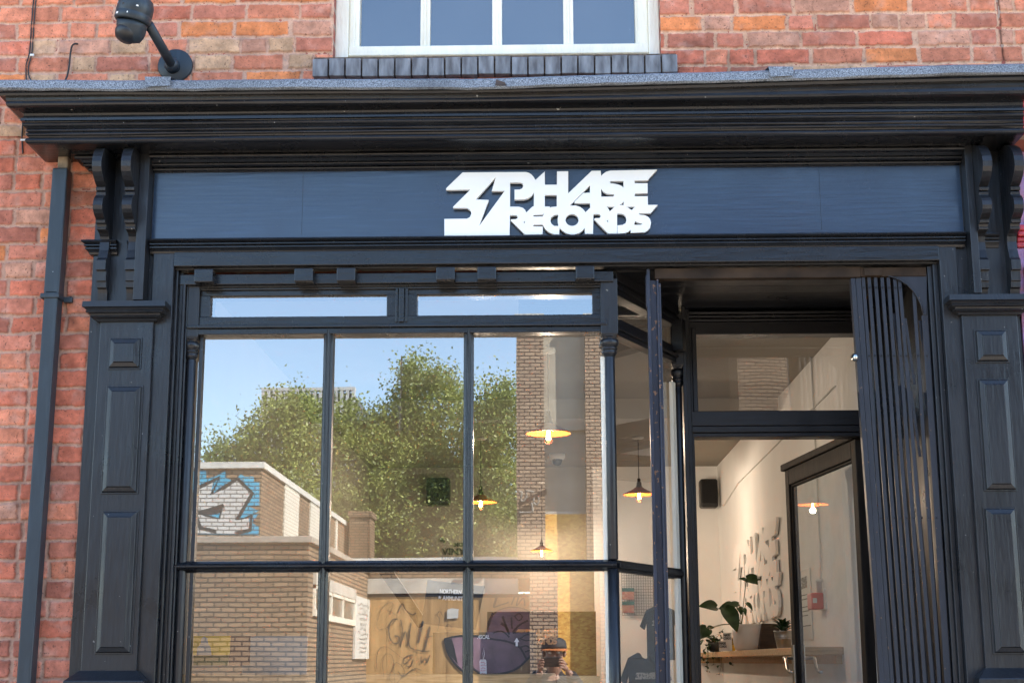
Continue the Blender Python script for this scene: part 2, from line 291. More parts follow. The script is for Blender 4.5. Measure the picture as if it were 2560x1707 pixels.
# ------------------------------------------------------------------ mesh helpers
class MB:
    def __init__(s): s.v = []; s.f = []; s.sm = []; s.g = []
    def add(s, vs, fs, smooth=False):
        k = len(s.v); s.g.append((k, len(s.f))); s.v += [tuple(v) for v in vs]; s.f += [tuple(k+i for i in f) for f in fs]; s.sm += [smooth]*len(fs); return s
    def box(s, x0, x1, y0, y1, z0, z1):
        if x0 > x1: x0, x1 = x1, x0
        if y0 > y1: y0, y1 = y1, y0
        if z0 > z1: z0, z1 = z1, z0
        v = [(x, y, z) for x in (x0, x1) for y in (y0, y1) for z in (z0, z1)]
        return s.add(v, [(0, 1, 3, 2), (4, 6, 7, 5), (0, 4, 5, 1), (2, 3, 7, 6), (0, 2, 6, 4), (1, 5, 7, 3)])
    def hexa(s, b, t):   # bottom ring, top ring (4 pts each, ccw from above)
        return s.add(list(b)+list(t), [(3, 2, 1, 0), (4, 5, 6, 7), (0, 1, 5, 4), (1, 2, 6, 5), (2, 3, 7, 6), (3, 0, 4, 7)])
    def obox(s, A, B, w0, w1, z0, z1):  # box along plan line A->B, offset w0..w1 to its left
        A = Vector(A[:2]); B = Vector(B[:2]); d = (B-A).normalized(); n = Vector((-d.y, d.x))
        q = [A+n*w0, B+n*w0, B+n*w1, A+n*w1]
        return s.hexa([(p.x, p.y, z0) for p in q], [(p.x, p.y, z1) for p in q])
    def loft(s, rings, cap=True, smooth=False, closed=True):
        n = len(rings[0]); vs = [v for r in rings for v in r]; fs = []
        for i in range(len(rings)-1):
            for j in range(n if closed else n-1):
                a = i*n+j; b = i*n+(j+1) % n
                fs.append((a, b, b+n, a+n))
        if cap:
            fs.append(tuple(range(n-1, -1, -1))); fs.append(tuple((len(rings)-1)*n+i for i in range(n)))
        return s.add(vs, fs, smooth)
    def lathe(s, c, prof, n=24, axis=None, smooth=True, cap=True):  # prof: (r, h)
        c = Vector(c); ax = Vector(axis or (0, 0, 1)).normalized(); q = ax.to_track_quat('Z', 'Y')
        rings = []
        for r, h in prof:
            rings.append([c+q @ Vector((max(r, 1e-4)*math.cos(2*math.pi*i/n), max(r, 1e-4)*math.sin(2*math.pi*i/n), h)) for i in range(n)])
        return s.loft(rings, cap, smooth)
    def tube(s, pts, r, n=8, smooth=True):
        pts = [Vector(p) for p in pts]; rings = []
        for i, p in enumerate(pts):
            d = (pts[min(i+1, len(pts)-1)]-pts[max(i-1, 0)]).normalized()
            q = d.to_track_quat('Z', 'Y'); rr = r[i] if isinstance(r, (list, tuple)) else r
            rings.append([p+q @ Vector((rr*math.cos(2*math.pi*k/n), rr*math.sin(2*math.pi*k/n), 0)) for k in range(n)])
        return s.loft(rings, True, smooth)
    def poly(s, pts, t):  # polygon with thickness vector t
        n = len(pts); t = Vector(t); a = [Vector(p) for p in pts]; b = [p+t for p in a]
        return s.add(a+b, [tuple(range(n)), tuple(range(2*n-1, n-1, -1))]+[(i, i+n, (i+1) % n+n, (i+1) % n) for i in range(n)])
    def split(s, name, m, parent=None, bevel=0, recalc=True):   # one object for every piece added
        out = []; g = s.g+[(len(s.v), len(s.f))]
        for (a, fa), (b, fb) in zip(g, g[1:]):
            q = MB(); q.v = s.v[a:b]; q.f = [tuple(i-a for i in f) for f in s.f[fa:fb]]; q.sm = s.sm[fa:fb]; out.append(q.build(name, m, parent, bevel, 2, recalc))
        return out
    def build(s, name, m, parent=None, bevel=0, seg=2, recalc=True):
        me = bpy.data.meshes.new(name); me.from_pydata(s.v, [], s.f); me.update()
        me.polygons.foreach_set('use_smooth', s.sm)
        if recalc:
            bm = bmesh.new(); bm.from_mesh(me); bmesh.ops.recalc_face_normals(bm, faces=bm.faces); bm.to_mesh(me); bm.free()
        o = bpy.data.objects.new(name, me); COL.objects.link(o)
        ml = m if isinstance(m, (list, tuple)) else [m]
        for q in ml: me.materials.append(M[q] if isinstance(q, str) else q)
        if parent: o.parent = parent
        if bevel:
            b = o.modifiers.new('bevel', 'BEVEL'); b.width = bevel; b.segments = seg; b.limit_method = 'ANGLE'; b.angle_limit = R(40)
        return o
def tag(o, label=None, cat=None, group=None, kind=None):
    if label: o['label'] = label
    if cat: o['category'] = cat
    if group: o['group'] = group
    if kind: o['kind'] = kind
    return o
def empty(name, loc=(0, 0, 0), label=None, cat=None, group=None, kind=None):
    o = bpy.data.objects.new(name, None); COL.objects.link(o); o.empty_display_size = .1
    o['_loc'] = 1; del o['_loc']
    o.location = loc
    return tag(o, label, cat, group, kind)
def finish(root):   # keep world coordinates of children although the root stands at its base
    bpy.context.view_layer.update()
    for ch in root.children: ch.matrix_parent_inverse = root.matrix_world.inverted()
def copy_tree(o, parent=None):
    c = o.copy(); COL.objects.link(c); c.parent = parent
    for ch in list(o.children): copy_tree(ch, c)
    return c
def ribbon(mb, pts, wd, to3, closed=False, t=(0, -.01, 0)):   # painted stroke: flat band along 2-D points
    pts = [Vector(p) for p in pts]
    if closed: pts = pts+[pts[0]]
    L_, R_ = [], []
    for i, p in enumerate(pts):
        d = pts[min(i+1, len(pts)-1)]-pts[max(i-1, 0)]
        if d.length < 1e-9: d = Vector((1, 0))
        d.normalize(); n = Vector((-d.y, d.x))*wd/2
        L_.append(p+n); R_.append(p-n)
    n = len(pts); vs = [to3(q) for q in L_]+[to3(q) for q in R_]
    mb.add(vs, [(i, i+1, n+i+1, n+i) for i in range(n-1)])
def spline(pts, k=6, closed=False):
    out = []; n = len(pts)
    for i in range(n if closed else n-1):
        p = [Vector(pts[(i+j-1) % n] if closed else pts[min(max(i+j-1, 0), n-1)]) for j in range(4)]
        for a in range(k):
            t = a/k
            out.append(.5*((2*p[1])+(p[2]-p[0])*t+(2*p[0]-5*p[1]+4*p[2]-p[3])*t*t+(3*p[1]-p[0]-3*p[2]+p[3])*t**3))
    if not closed: out.append(Vector(pts[-1]))
    return out
def text_mesh(name, body, size, m, parent, loc, rot=(R(90), 0, 0), ext=.001, off=0., align='LEFT', sx=1., shear=0, label=None):
    cu = bpy.data.curves.new(name, 'FONT'); cu.body = body; cu.size = size; cu.extrude = ext; cu.offset = off; cu.align_x = align; cu.shear = shear
    t = bpy.data.objects.new('tmp', cu); COL.objects.link(t)
    bpy.context.view_layer.update(); dg = bpy.context.evaluated_depsgraph_get()
    me = bpy.data.meshes.new_from_object(t.evaluated_get(dg)); me.name = name
    bpy.data.objects.remove(t); bpy.data.curves.remove(cu)
    me.transform(Matrix.Translation(loc) @ Matrix.LocRotScale(None, Matrix.Identity(3), (1, 1, 1)) @ (Matrix.Rotation(rot[2], 4, 'Z') @ Matrix.Rotation(rot[1], 4, 'Y') @ Matrix.Rotation(rot[0], 4, 'X')) @ Matrix.Diagonal((sx, 1, 1, 1)))
    me.materials.clear(); me.materials.append(M[m])
    o = bpy.data.objects.new(name, me); COL.objects.link(o)
    if parent: o.parent = parent
    return o
# ================================================================== STRUCTURE
rng = np.random.default_rng(7); random.seed(7)
def vnoise(X, Z, scale, seed=0, octv=3):
    out = np.zeros_like(X); amp = 1; tot = 0
    for o in range(octv):
        r = np.random.default_rng(seed+o*13); g = r.random((257, 257))
        u = X*scale*(2**o)+37.3; v = Z*scale*(2**o)+11.7
        iu = np.floor(u).astype(int); iv = np.floor(v).astype(int); fu = u-iu; fv = v-iv
        fu = fu*fu*(3-2*fu); fv = fv*fv*(3-2*fv); iu %= 256; iv %= 256
        out += amp*((g[iv, iu]*(1-fu)+g[iv, iu+1]*fu)*(1-fv)+(g[iv+1, iu]*(1-fu)+g[iv+1, iu+1]*fu)*fv)
        tot += amp; amp *= .55
    return out/tot
PAL = {'r': (.56, .130, .065), 's': (.62, .185, .095), 'o': (.70, .20, .055), 'b': (.58, .32, .18), 'p': (.53, .155, .090), 'd': (.40, .105, .06), 'm': (.50, .215, .135)}
ORD = 'rrrrssssobpppdm'
def brick_patch(name, x0, x1, z0, z1, top, pitch, spec, parent, res=.0036, hole=None, seed=3, jw=.0090, mort=(.62, .38, .27), pal=ORD, seam=None):
    nx = int((x1-x0)/res)+1; nz = int((z1-z0)/res)+1
    X, Z = np.meshgrid(np.linspace(x0, x1, nx), np.linspace(z0, z1, nz))
    wx = X+(vnoise(X, Z, 14, seed)-.5)*.012+(vnoise(X, Z, 60, seed+1)-.5)*.009
    wz = Z+(vnoise(X, Z, 11, seed+2)-.5)*.010+(vnoise(X, Z, 55, seed+3)-.5)*.0085
    row = np.floor((top-wz)/pitch).astype(int)
    H = np.zeros_like(X); C = np.zeros(X.shape+(3,))
    rr = np.random.default_rng(seed+9)
    mortc = np.array(mort)
    C[:] = mortc*(.82+.36*vnoise(X, Z, 9, seed+4))[..., None]
    for r in range(row.min(), row.max()+1):
        # list of joints for the row
        if spec and r in spec: js = list(spec[r])
        else: js = []
        bricks = [(a, b, c) for a, b, c in js]
        lo = min([b[0] for b in bricks], default=x1+.3); hi = max([b[1] for b in bricks], default=x1+.3)
        xx = lo-.011
        hdr = (r % 5 == 2)
        while xx > x0-.3:
            wdt = .108 if (hdr or rr.random() < .22) else .222
            wdt *= rr.uniform(.95, 1.05); bricks.append((xx-wdt, xx, rr.choice(list(pal)))); xx -= wdt+.011
        xx = hi+.011
        while xx < x1+.3:
            wdt = .108 if (hdr or rr.random() < .22) else .222
            wdt *= rr.uniform(.95, 1.05); bricks.append((xx, xx+wdt, rr.choice(list(pal)))); xx += wdt+.011
        zt = top-r*pitch; zb = zt-pitch
        rm = row == r
        for a, b, c in bricks:
            if b < x0-.02 or a > x1+.02: continue
            m_ = rm & (wx > a-.003) & (wx < b+.003)
            if not m_.any(): continue
            jz = jw*rr.uniform(.8, 1.2)
            dd = np.minimum(np.minimum(wx-a, b-wx), np.minimum(zt-jz/2-wz, wz-zb-jz/2))[m_]
            h = np.clip(dd/.0055, 0, 1); h = h*h*(3-2*h)
            base = (np.array(PAL[c])*np.array((.95, .99, .97))+np.array((.035, .040, .036)))*rr.uniform(.9, 1.22)
            nz_ = vnoise(X[m_], Z[m_], 22, seed+int(rr.integers(50)), 4)
            blot = vnoise(X[m_], Z[m_], 7, seed+int(rr.integers(50)), 2)
            lev = rr.uniform(.0055, .009)
            H[m_] = h*lev+(nz_-.5)*.0035*h
            col = base[None]*(.80+.42*nz_)[:, None]
            col = col*(1-.30*np.clip((blot-.58)*4, 0, 1))[:, None]
            pale = np.clip((vnoise(X[m_], Z[m_], 16, seed+77, 3)-.60)*5, 0, 1)[:, None]*.35
            col = col*(1-pale)+np.array((.58, .38, .30))*pale
            k = np.clip((dd-.0005)/.003, 0, 1)[:, None]
            ck = np.exp(-((dd-.0012)/.0010)**2)*np.clip((vnoise(X[m_], Z[m_], 24, seed+88, 2)-.42)*6, 0, 1)
            col = col*(1-.62*ck)[:, None]
            if rr.random() < .35:      # a hairline crack
                xc0 = a+(b-a)*rr.uniform(.2, .8); cc = np.abs(wx[m_]-xc0-(vnoise(X[m_], Z[m_], 30, seed+int(rr.integers(40)), 3)-.5)*.05)
                cr = np.exp(-(cc/.0012)**2)*(rr.uniform(.3, .75)); col = col*(1-cr)[:, None]; H[m_] -= .002*cr

            C[m_] = C[m_]*(1-k)+col*k
    soot = np.clip((vnoise(X, Z, 2.3, seed+60, 4)-.50)*4, 0, 1)*np.clip((vnoise(X, Z, 30, seed+61, 3)-.35)*3, 0, 1)
    C *= (1-.30*soot)[..., None]*np.array((1, .97, .95))
    H += (vnoise(X, Z, 80, seed+30, 2)-.5)*.0012
    if seam is not None:     # straight building joint with crumbling dark pointing
        sx_ = np.abs(X-seam-(vnoise(X, Z, 18, seed+5, 3)-.5)*.014); q_ = np.exp(-(sx_/.0045)**2)
        C *= (1-.80*q_)[..., None]; H -= .006*q_
    # sparse drill holes
    keep = np.ones((nz-1, nx-1), bool)
    if hole is not None:
        a, b, c, d = hole
        cx = (X[:-1, :-1]+X[1:, 1:])/2; cz = (Z[:-1, :-1]+Z[1:, 1:])/2
        keep &= ~((cx > a) & (cx < b) & (cz > c) & (cz < d))
    Y = -H
    co = np.stack([X, Y, Z], -1).reshape(-1, 3)
    idx = np.arange(nx*nz).reshape(nz, nx)
    f = np.stack([idx[:-1, :-1], idx[:-1, 1:], idx[1:, 1:], idx[1:, :-1]], -1)[keep].reshape(-1, 4)
    me = bpy.data.meshes.new(name); me.vertices.add(len(co)); me.vertices.foreach_set('co', co.ravel().astype(np.float32))
    me.loops.add(f.size); me.loops.foreach_set('vertex_index', f.ravel().astype(np.int32))
    me.polygons.add(len(f)); me.polygons.foreach_set('loop_start', np.arange(0, f.size, 4, dtype=np.int32)); 
    me.polygons.foreach_set('use_smooth', np.ones(len(f), bool)); me.update(); me.validate()
    at = me.color_attributes.new('Col', 'FLOAT_COLOR', 'POINT')
    rgba = np.ones((len(co), 4), np.float32); rgba[:, :3] = np.clip(C.reshape(-1, 3), 0, 1); at.data.foreach_set('color', rgba.ravel())
    me.materials.append(M['oldbrick'])
    o = bpy.data.objects.new(name, me); COL.objects.link(o); o.parent = parent
    return o
# ---- ground
def struct(o): return tag(o, kind='structure')
tagG = MB().box(-300, 300, -300, 300, -.15, -.12).build('road', 'asphalt'); struct(tagG)
struct(MB().box(-60, 60, -16, 0, -.12, 0).build('pavement', 'paving'))
kb = MB()
for i in range(-40, 40): kb.box(i*.9, i*.9+.89, -16.15, -16, -.12, .005)
struct(kb.build('kerb', 'kerb', bevel=.01))
struct(MB().box(-1.6, 1.6, .05, 14, .3, .5).build('shop_floor', 'floor'))
# ---- the brick building that carries the shopfront
BL = empty('brick_building', (0, 0, 0), 'old red brick building with a white sash window above the dark shopfront', 'building')
TOPZ = 4.2972; PI_ = .0747
# rows traced from the photo (x in source px at row height)
def rowx(zx, py, o=0): return PX(o+zx/2.613, py, 0)
def mk(r, items, o):
    py = 1653-(0) ; zc = TOPZ-(r+.5)*PI_
    out = []
    for a, b, c in items:
        # pixel row of that height
        yy = 55.5+(r-.5)*41.3
        out.append((rowx(a, yy, o), rowx(b, yy, o)-.0, c))
    return out
spec = {
 -1: mk(-1, [(150, 482, 's'), (495, 680, 's'), (690, 1180, 's'), (1205, 1550, 'o'), (1560, 1830, 'r'), (1835, 2160, 'o')], 0),
 0: mk(0, [(0, 385, 's'), (405, 740, 's'), (760, 975, 'p'), (990, 1250, 'r'), (1265, 1605, 'p'), (1620, 1955, 's'), (1965, 2170, 'p')], 0),
 1: mk(1, [(-200, 105, 'p'), (120, 450, 's'), (465, 630, 's'), (645, 980, 's'), (992, 1160, 'p'), (1180, 1525, 'o'), (1540, 1885, 'o'), (1910, 2165, 'm')], 0),
 2: mk(2, [(-150, 205, 'r'), (215, 370, 'b'), (385, 715, 'm'), (725, 960, 'b'), (970, 1220, 's'), (1230, 1570, 'b'), (1580, 1740, 'm'), (1755, 1915, 'b'), (1928, 2170, 'p')], 0),
 3: mk(3, [(-220, 105, 'p'), (118, 450, 's'), (470, 625, 'b'), (635, 970, 'p'), (982, 1250, 's'), (1265, 1510, 'b'), (1525, 1850, 's'), (1880, 2040, 'b'), (2052, 2290, 's')], 0),
 4: mk(4, [(-180, 170, 'o'), (200, 360, 'b'), (375, 705, 's'), (720, 880, 'b'), (895, 1240, 's'), (1255, 1590, 's'), (1612, 1965, 'o'), (1980, 2150, 's')], 0)}
spR = {-1: [(-10, 330, 's'), (355, 680, 's'), (698, 1052, 'm'), (1070, 1415, 's'), (1433, 1700, 'p'), (1715, 1882, 'm'), (1898, 2162, 's'), (2180, 2400, 'm')],
 0: [(-120, 170, 'p'), (195, 460, 'p'), (485, 832, 'p'), (853, 1220, 'm'), (1245, 1592, 'o'), (1622, 1980, 's'), (1995, 2165, 's'), (2178, 2280, 'm'), (2290, 2500, 's')],
 1: [(-90, 245, 'o'), (260, 435, 'm'), (450, 797, 'o'), (815, 976, 'p'), (998, 1350, 'p'), (1360, 1532, 'm'), (1543, 1712, 'm'), (1723, 1888, 's'), (1905, 2178, 'p'), (2188, 2500, 's')],
 2: [(20, 330, 'p'), (348, 522, 'p'), (548, 887, 'm'), (903, 1255, 'p'), (1270, 1628, 'r'), (1662, 2005, 'm'), (2012, 2178, 'p'), (2190, 2285, 'm'), (2296, 2600, 's')],
 3: [(-50, 265, 'r'), (278, 420, 's'), (430, 590, 'r'), (605, 950, 'r'), (970, 1300, 's'), (1320, 1660, 'o'), (1680, 2010, 's'), (2025, 2350, 's')]}
WX0, WX1, WZ0 = -.857, .504, 4.045
sL = {k: [(a, min(b, WX0+.02) if b > WX0-.06 else b, c) for a, b, c in v if a < WX0-.05] for k, v in spec.items()}
brick_patch('wall', -2.35, WX0, 3.72, 4.55, TOPZ, PI_, sL, BL, seed=3)
def mkR(r, items):
    yy = 57+(r-.5)*43.0-0
    return [(rowx(a, yy, 1660), rowx(b, yy, 1660), c) for a, b, c in items]
sR = {k: mkR(k, v) for k, v in spR.items()}
brick_patch('wall', WX1, 2.25, 3.72, 4.55, 4.2972-.001, PI_, sR, BL, seed=31, seam=1.905, mort=(.68, .42, .285))
brick_patch('wall', WX0, WX1, 3.72, WZ0, TOPZ, PI_, None, BL, seed=41)
brick_patch('wall', -2.35, -1.74, 1.2, 3.72, 3.3373+5*PI_, .0748, None, BL, seed=57, mort=(.48, .29, .21), pal='rrrrdddpppsosrm')
# plain carcass behind and round the old brick faces
w2 = MB().box(-7, -2.35, .0, .3, 0, 6.6).box(-2.35, WX0, .0003, .3, 3.2, 4.55).box(WX1, 2.25, .0003, .3, 3.2, 4.55).box(-2.35, WX0, 0, .3, 4.55, 6.6).box(WX1, 2.25, 0, .3, 4.55, 6.6)
w2.box(WX0, WX1, 0, .3, 5.75, 6.6).box(WX0, WX1, .03, .3, 3.2, WZ0-.01).box(-2.35, -1.62, .012, .3, 0, 3.2).box(2.25, 9, 0, .3, 3.9, 6.6).box(1.9, 9, .03, .3, 0, 3.9)
w2.box(-7, -6.7, .3, 14, 0, 6.6).box(8.7, 9, .3, 14, 0, 6.6).box(-7, 9, 14, 14.3, 0, 6.6)
w2.build('wall', 'redbrick', BL)
MB().box(-7.2, 9.2, -.15, 14.5, 6.6, 6.9).build('roof', 'asphalt', BL)
# reveal bricks of the sash opening
# sash window
sw = MB()
y0 = .085
sw.box(WX0, WX0+.055, .05, .2, WZ0, 5.7).box(WX1-.045, WX1, .05, .2, WZ0, 5.7)            # box frame
sw.box(WX0+.055, -.777, .075, .16, 4.12, 5.7).box(WX1-.09, WX1-.045, .075, .16, 4.12, 5.7)
sw.box(WX0+.055, WX1-.045, .06, .19, 4.085, 4.128)
sw.box(WX0, WX1, .07, .2, 4.045, 4.09)
px = [PX(q, 60, y0) for q in (898.7, 1050.7, 1074.8, 1230.5, 1254.6, 1408.5, 1433.4, 1588.4)]
zb = 4.135
sw.box(-.79, px[0], y0, .15, zb-.004, 5.65).box(px[7], WX1-.07, y0, .15, zb-.004, 5.65)
for i in (1, 3, 5):
    sw.box(px[i], px[i+1], y0+.008, .14, zb, 5.65); xm = (px[i]+px[i+1])/2; sw.box(xm-.005, xm+.005, y0-.002, y0+.01, zb, 5.65)
sw.box(-.79, WX1-.07, y0+.012, .14, 4.72, 4.75).box(-.79, WX1-.07, y0, .15, 5.6, 5.7)
WN = sw.build('window', 'white_paint', BL, bevel=.004)
tag(WN, 'white painted sash window with flaking paint')
for i in range(4):
    g = MB().add([(px[2*i]-.01, .12, 4.1), (px[2*i+1]+.01, .12, 4.1), (px[2*i+1]+.01, .12, 5.62), (px[2*i]-.01, .12, 5.62)], [(0, 1, 2, 3)])
    g.build('pane', 'glassup', WN, recalc=False)
MB().box(WX0+.05, WX1-.04, .5, .52, 4, 5.75).build('dark_room_sheet', simple('dark_room_beyond', (.008, .01, .012), .9), WN)  # near-black sheet painted as the shade of the room behind the panes
sb = MB(); n = 22; xs0, xs1 = -.931, .571; pw = (xs1-xs0)/n
for i in range(n):
    a = xs0+i*pw; b = a+pw-.0065; dz = random.uniform(-.003, .003)
    yb = .1
    sb.hexa([(a, -.055+random.uniform(-.003, .003), 3.948+dz), (b, -.055, 3.948+dz), (b, yb, 3.96), (a, yb, 3.96)], [(a, -.062, 4.022+dz), (b, -.062, 4.022+dz), (b, yb, 4.062), (a, yb, 4.062)])
M['bluebrick'] = simple('blue_engineering_brick', (.125, .115, .12), .5, .3, 34, .3, 60, stretch=(1, 1, .25), col2=(.27, .27, .28))
SB = sb.build('window_sill', 'bluebrick', BL, bevel=.0035)
MB().box(xs0+.004, xs1-.01, -.044, .1, 3.955, 4.035).build('mortar_bed', 'mortardark', SB)
# ---- interior of the shop
CE = 3.3
M['dim_ceiling'] = simple('greige_dimmed_interior', (.31, .28, .235), .85, .02, 3)  # interior dimness put into the colour, darker than the white wall
struct(MB().box(-1.62, 1.62, .3, 9.98, CE, CE+.1).build('shop_ceiling', 'dim_ceiling'))
struct(MB().box(-1.62, 1.62, 9.98, 13.5, CE-.002, CE+.1).build('shop_ceiling', 'dim_ceiling'))
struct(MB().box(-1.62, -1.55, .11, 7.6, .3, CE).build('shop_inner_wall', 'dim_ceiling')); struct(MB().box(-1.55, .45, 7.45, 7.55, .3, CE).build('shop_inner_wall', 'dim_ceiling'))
iw = MB().box(1.56, 1.62, .82, 13.4, .3, CE).box(.45, 1.62, 7.45, 7.55, .3, CE)
iw.box(-1.62, 1.62, .3, .32, 3.16, CE+.1)
struct(iw.build('shop_inner_wall', 'white_wall'))
struct(MB().box(-1.55, 1.56, 3.93, 4.06, 3.165, CE-.001).build('ceiling_beam', 'dim_ceiling'))
# ================================================================== SHOPFRONT
SF = empty('shopfront', (0, -.03, 0), 'charcoal painted Victorian timber shopfront with cornice, fascia and panelled pilasters', 'shopfront')
XL, XR = -1.80, 1.89
def zc(p, y): return P(1000, y, -p)[1]
prof = [(.318, zc(.318, 226)), (.322, zc(.322, 229)), (.318, zc(.318, 234)), (.300, zc(.30, 237)), (.298, zc(.298, 244))]
for k in range(9):
    t = k/8; p = .296-.052*t; p += .012*math.sin(t*math.pi*2); prof.append((p, zc(p, 247+38*t)))
prof += [(.252, zc(.252, 286)), (.252, zc(.252, 292)), (.238, zc(.238, 295))]
def bead(p, y0, y1, r):
    return [(p+r*math.sin(math.pi*k/6), zc(p, y0+(y1-y0)*(1-math.cos(math.pi*k/6))/2)) for k in range(7)]
prof += bead(.236, 298, 309, .010)+bead(.228, 315, 322, .006)+bead(.226, 324, 332, .008)
zt = zc(.225, 352)
prof += bead(.222, 337, 352, .013)+[(.215, zt), (.12, zt+.004)]
prof += [(.12, zc(.12, 377)), (.105, zc(.105, 378))]+bead(.100, 380, 391, .010)+[(.085, zc(.085, 393)), (.075, zc(.075, 401))]+bead(.068, 403, 410, .006)
prof += [(.062, zc(.062, 413))]+bead(.046, 415, 423, .008)+[(.028, zc(.045, 424))]
ZB = prof[-1][1]; ZF = prof[0][1]
tx = [-2.13, -1.3, -.242, .5, 1.1, 1.9]
ty = [P(2, 226, -.33)[1], P(480, 226, -.33)[1], P(1000, 224, -.33)[1], P(1700, 209, -.33)[1], P(2100, 197, -.33)[1], P(2560, 185, -.33)[1]]
ZREF = ty[2]
def sag(x): return float(np.interp(x, tx, ty))-ZREF
def corn(side, X0, X1, step, m, name, parent, pr, wfun, ret=True):
    mb = MB(); rings = []
    xs = [X0]+[x for x in np.arange(X0+.1, X1-.05, step)]+[X1]
    def pt(x, p, z):
        return (x, -p, z+sag(x)*wfun(z))
    rows = []
    if ret: rows.append([(X0-p, .0, z+sag(X0)*wfun(z)) for p, z in pr])
    for i, x in enumerate(xs):
        rows.append([(x-p if (i == 0 and ret) else x, -p, z+sag(x)*wfun(z)+random.uniform(-.0012, .0012)*(0 < i < len(xs)-1)) for p, z in pr])
    mb.loft(rows, cap=False, closed=False)
    return mb
wf = lambda z: max(0, min(1, (z-ZB-.17)/(ZF-ZB-.17)))
# bed mould part stops at the brackets, upper part runs over them
iu = [i for i, (p, z) in enumerate(prof) if abs(z-zt) < 1e-6 and p > .2][-1]
mb = corn(0, XL, XR, .35, None, '', None, prof[:iu+1], wf)
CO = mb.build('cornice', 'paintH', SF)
sof = MB().add([(XL-.215, 0, zt), (XL-.215, -.215, zt), (XR, -.215, zt), (XR, 0, zt)], [(0, 1, 2, 3)]); sof.build('soffit', 'paintH', CO, recalc=False)
bedp = prof[iu+1:]
mb = MB(); bx0, bx1 = -1.572, 1.692
mb.loft([[(bx0, -p, z) for p, z in bedp], [(bx1, -p, z) for p, z in bedp]], cap=False, closed=False)
# outer bed mould left of the brackets, mitred back to the wall
ob = [(p*.8, z) for p, z in bedp]
mb.loft([[(-1.79-p, 0, z) for p, z in ob], [(-1.79-p, -p-.02, z) for p, z in ob], [(-1.775, -p-.02, z) for p, z in ob]], cap=False, closed=False)
mb.split('bed_mould', 'paintH', SF)
# backing board behind everything
bk = MB().box(-1.80, -1.545, -.03, .02, 1.0, 3.62).box(1.60, 1.885, -.03, .02, 1.0, 3.62).box(-1.60, 1.70, -.0285, .02, 3.14, 3.62)
bk.split('backing_board', 'paint', SF, bevel=.002)
fs = MB().box(bx0+.004, bx1-.004, -.031, .0, 3.27, ZB+.03)
fs.build('fascia_board', 'fascia', SF)
for q in (695/.91875, 1884/.91875):   # board joints
    x = PX(q, 500, -.031); MB().box(x-.0006, x+.0006, -.0316, -.03, 3.28, ZB).build('board_joint', 'black', SF)
# lead / felt flashing
fl = MB(); ZT0 = [P(2, 205, -.33)[1]-ty[0], .036]
rows = []; random.seed(5)
xs = list(np.arange(XL-.335, XR+.4, .06))
for i, x in enumerate(xs):
    s_ = sag(x); j = .0025*math.sin(x*5)+random.uniform(-.002, .002)
    zt_ = ZREF+s_
    rows.append([(x, -.30, zt_+.004), (x, -.332+random.uniform(-.002, .002), zt_-.002+j), (x, -.340, zt_+.004+j), (x, -.336, zt_+.034+j*.5), (x, -.325, zt_+.044+j*.5), (x, -.16, zt_+.085), (x, .0, zt_+.12), (x, .02, zt_+.12)])
fl.loft(rows, cap=True, closed=True)
FL = fl.build('roof_felt_flashing', 'lead', SF)
for xa, wd in ((395/1, 66), (1953, 62)):
    a = PX(xa-wd/2, 210, -.34); b = PX(xa+wd/2, 200, -.34); z = ZREF+sag((a+b)/2)
    t = MB(); t.add([(a+.006, -.352, z+.006), (b-.002, -.350, z+.010), (b, -.346, z+.048), (a, -.346, z+.05), (a, -.2, z+.085), (b, -.2, z+.085)], [(0, 1, 2, 3), (3, 2, 5, 4)]); t.build('felt_patch', 'lead', FL, recalc=False)
MB().poly([(PX(1238, 215, -.345), -.3435, ZREF+sag(-.1)+.004), (PX(1266, 215, -.345), -.3435, ZREF+.006), (PX(1262, 208, -.345), -.3445, ZREF+.018), (PX(1240, 203, -.345), -.343, ZREF+.03)], (0, -.003, 0)).build('broken_felt_edge', 'darkwood', FL)
# architrave moulding under the fascia
def am(y): return P(1000, y, -.06)[1]
ap = [(.03, am(593)), (.078, am(594))]+[(.080, am(597)), (.074, am(600)), (.066, am(602))]
def bead2(p, y0, y1, r): return [(p+r*math.sin(math.pi*k/5), am(y0+(y1-y0)*(1-math.cos(math.pi*k/5))/2)) for k in range(6)]
ap += bead2(.062, 603, 609, .007)+bead2(.058, 610, 617, .006)+[(.056, am(618)), (.050, am(622)), (.047, am(627)), (.03, am(629))]
mb = MB(); mb.loft([[(-1.547-.02, -p, z) for p, z in ap], [(1.684, -p, z) for p, z in ap]], cap=False, closed=False)
op = [(p*.9, z) for p, z in ap]   # short returns at the outer pilasters
mb.loft([[(-1.80-p+.03, 0, z) for p, z in op], [(-1.80-p+.03, -p, z) for p, z in op], [(-1.70, -p, z) for p, z in op]], cap=False, closed=False)
mb.loft([[(-1.66, -p*.8, z) for p, z in op], [(-1.585, -p*.8, z) for p, z in op]], cap=False, closed=False)
mb.loft([[(1.72, -p*.8, z) for p, z in op], [(1.82, -p*.8, z) for p, z in op]], cap=False, closed=False)
mb.split('string_moulding', 'paintH', SF)
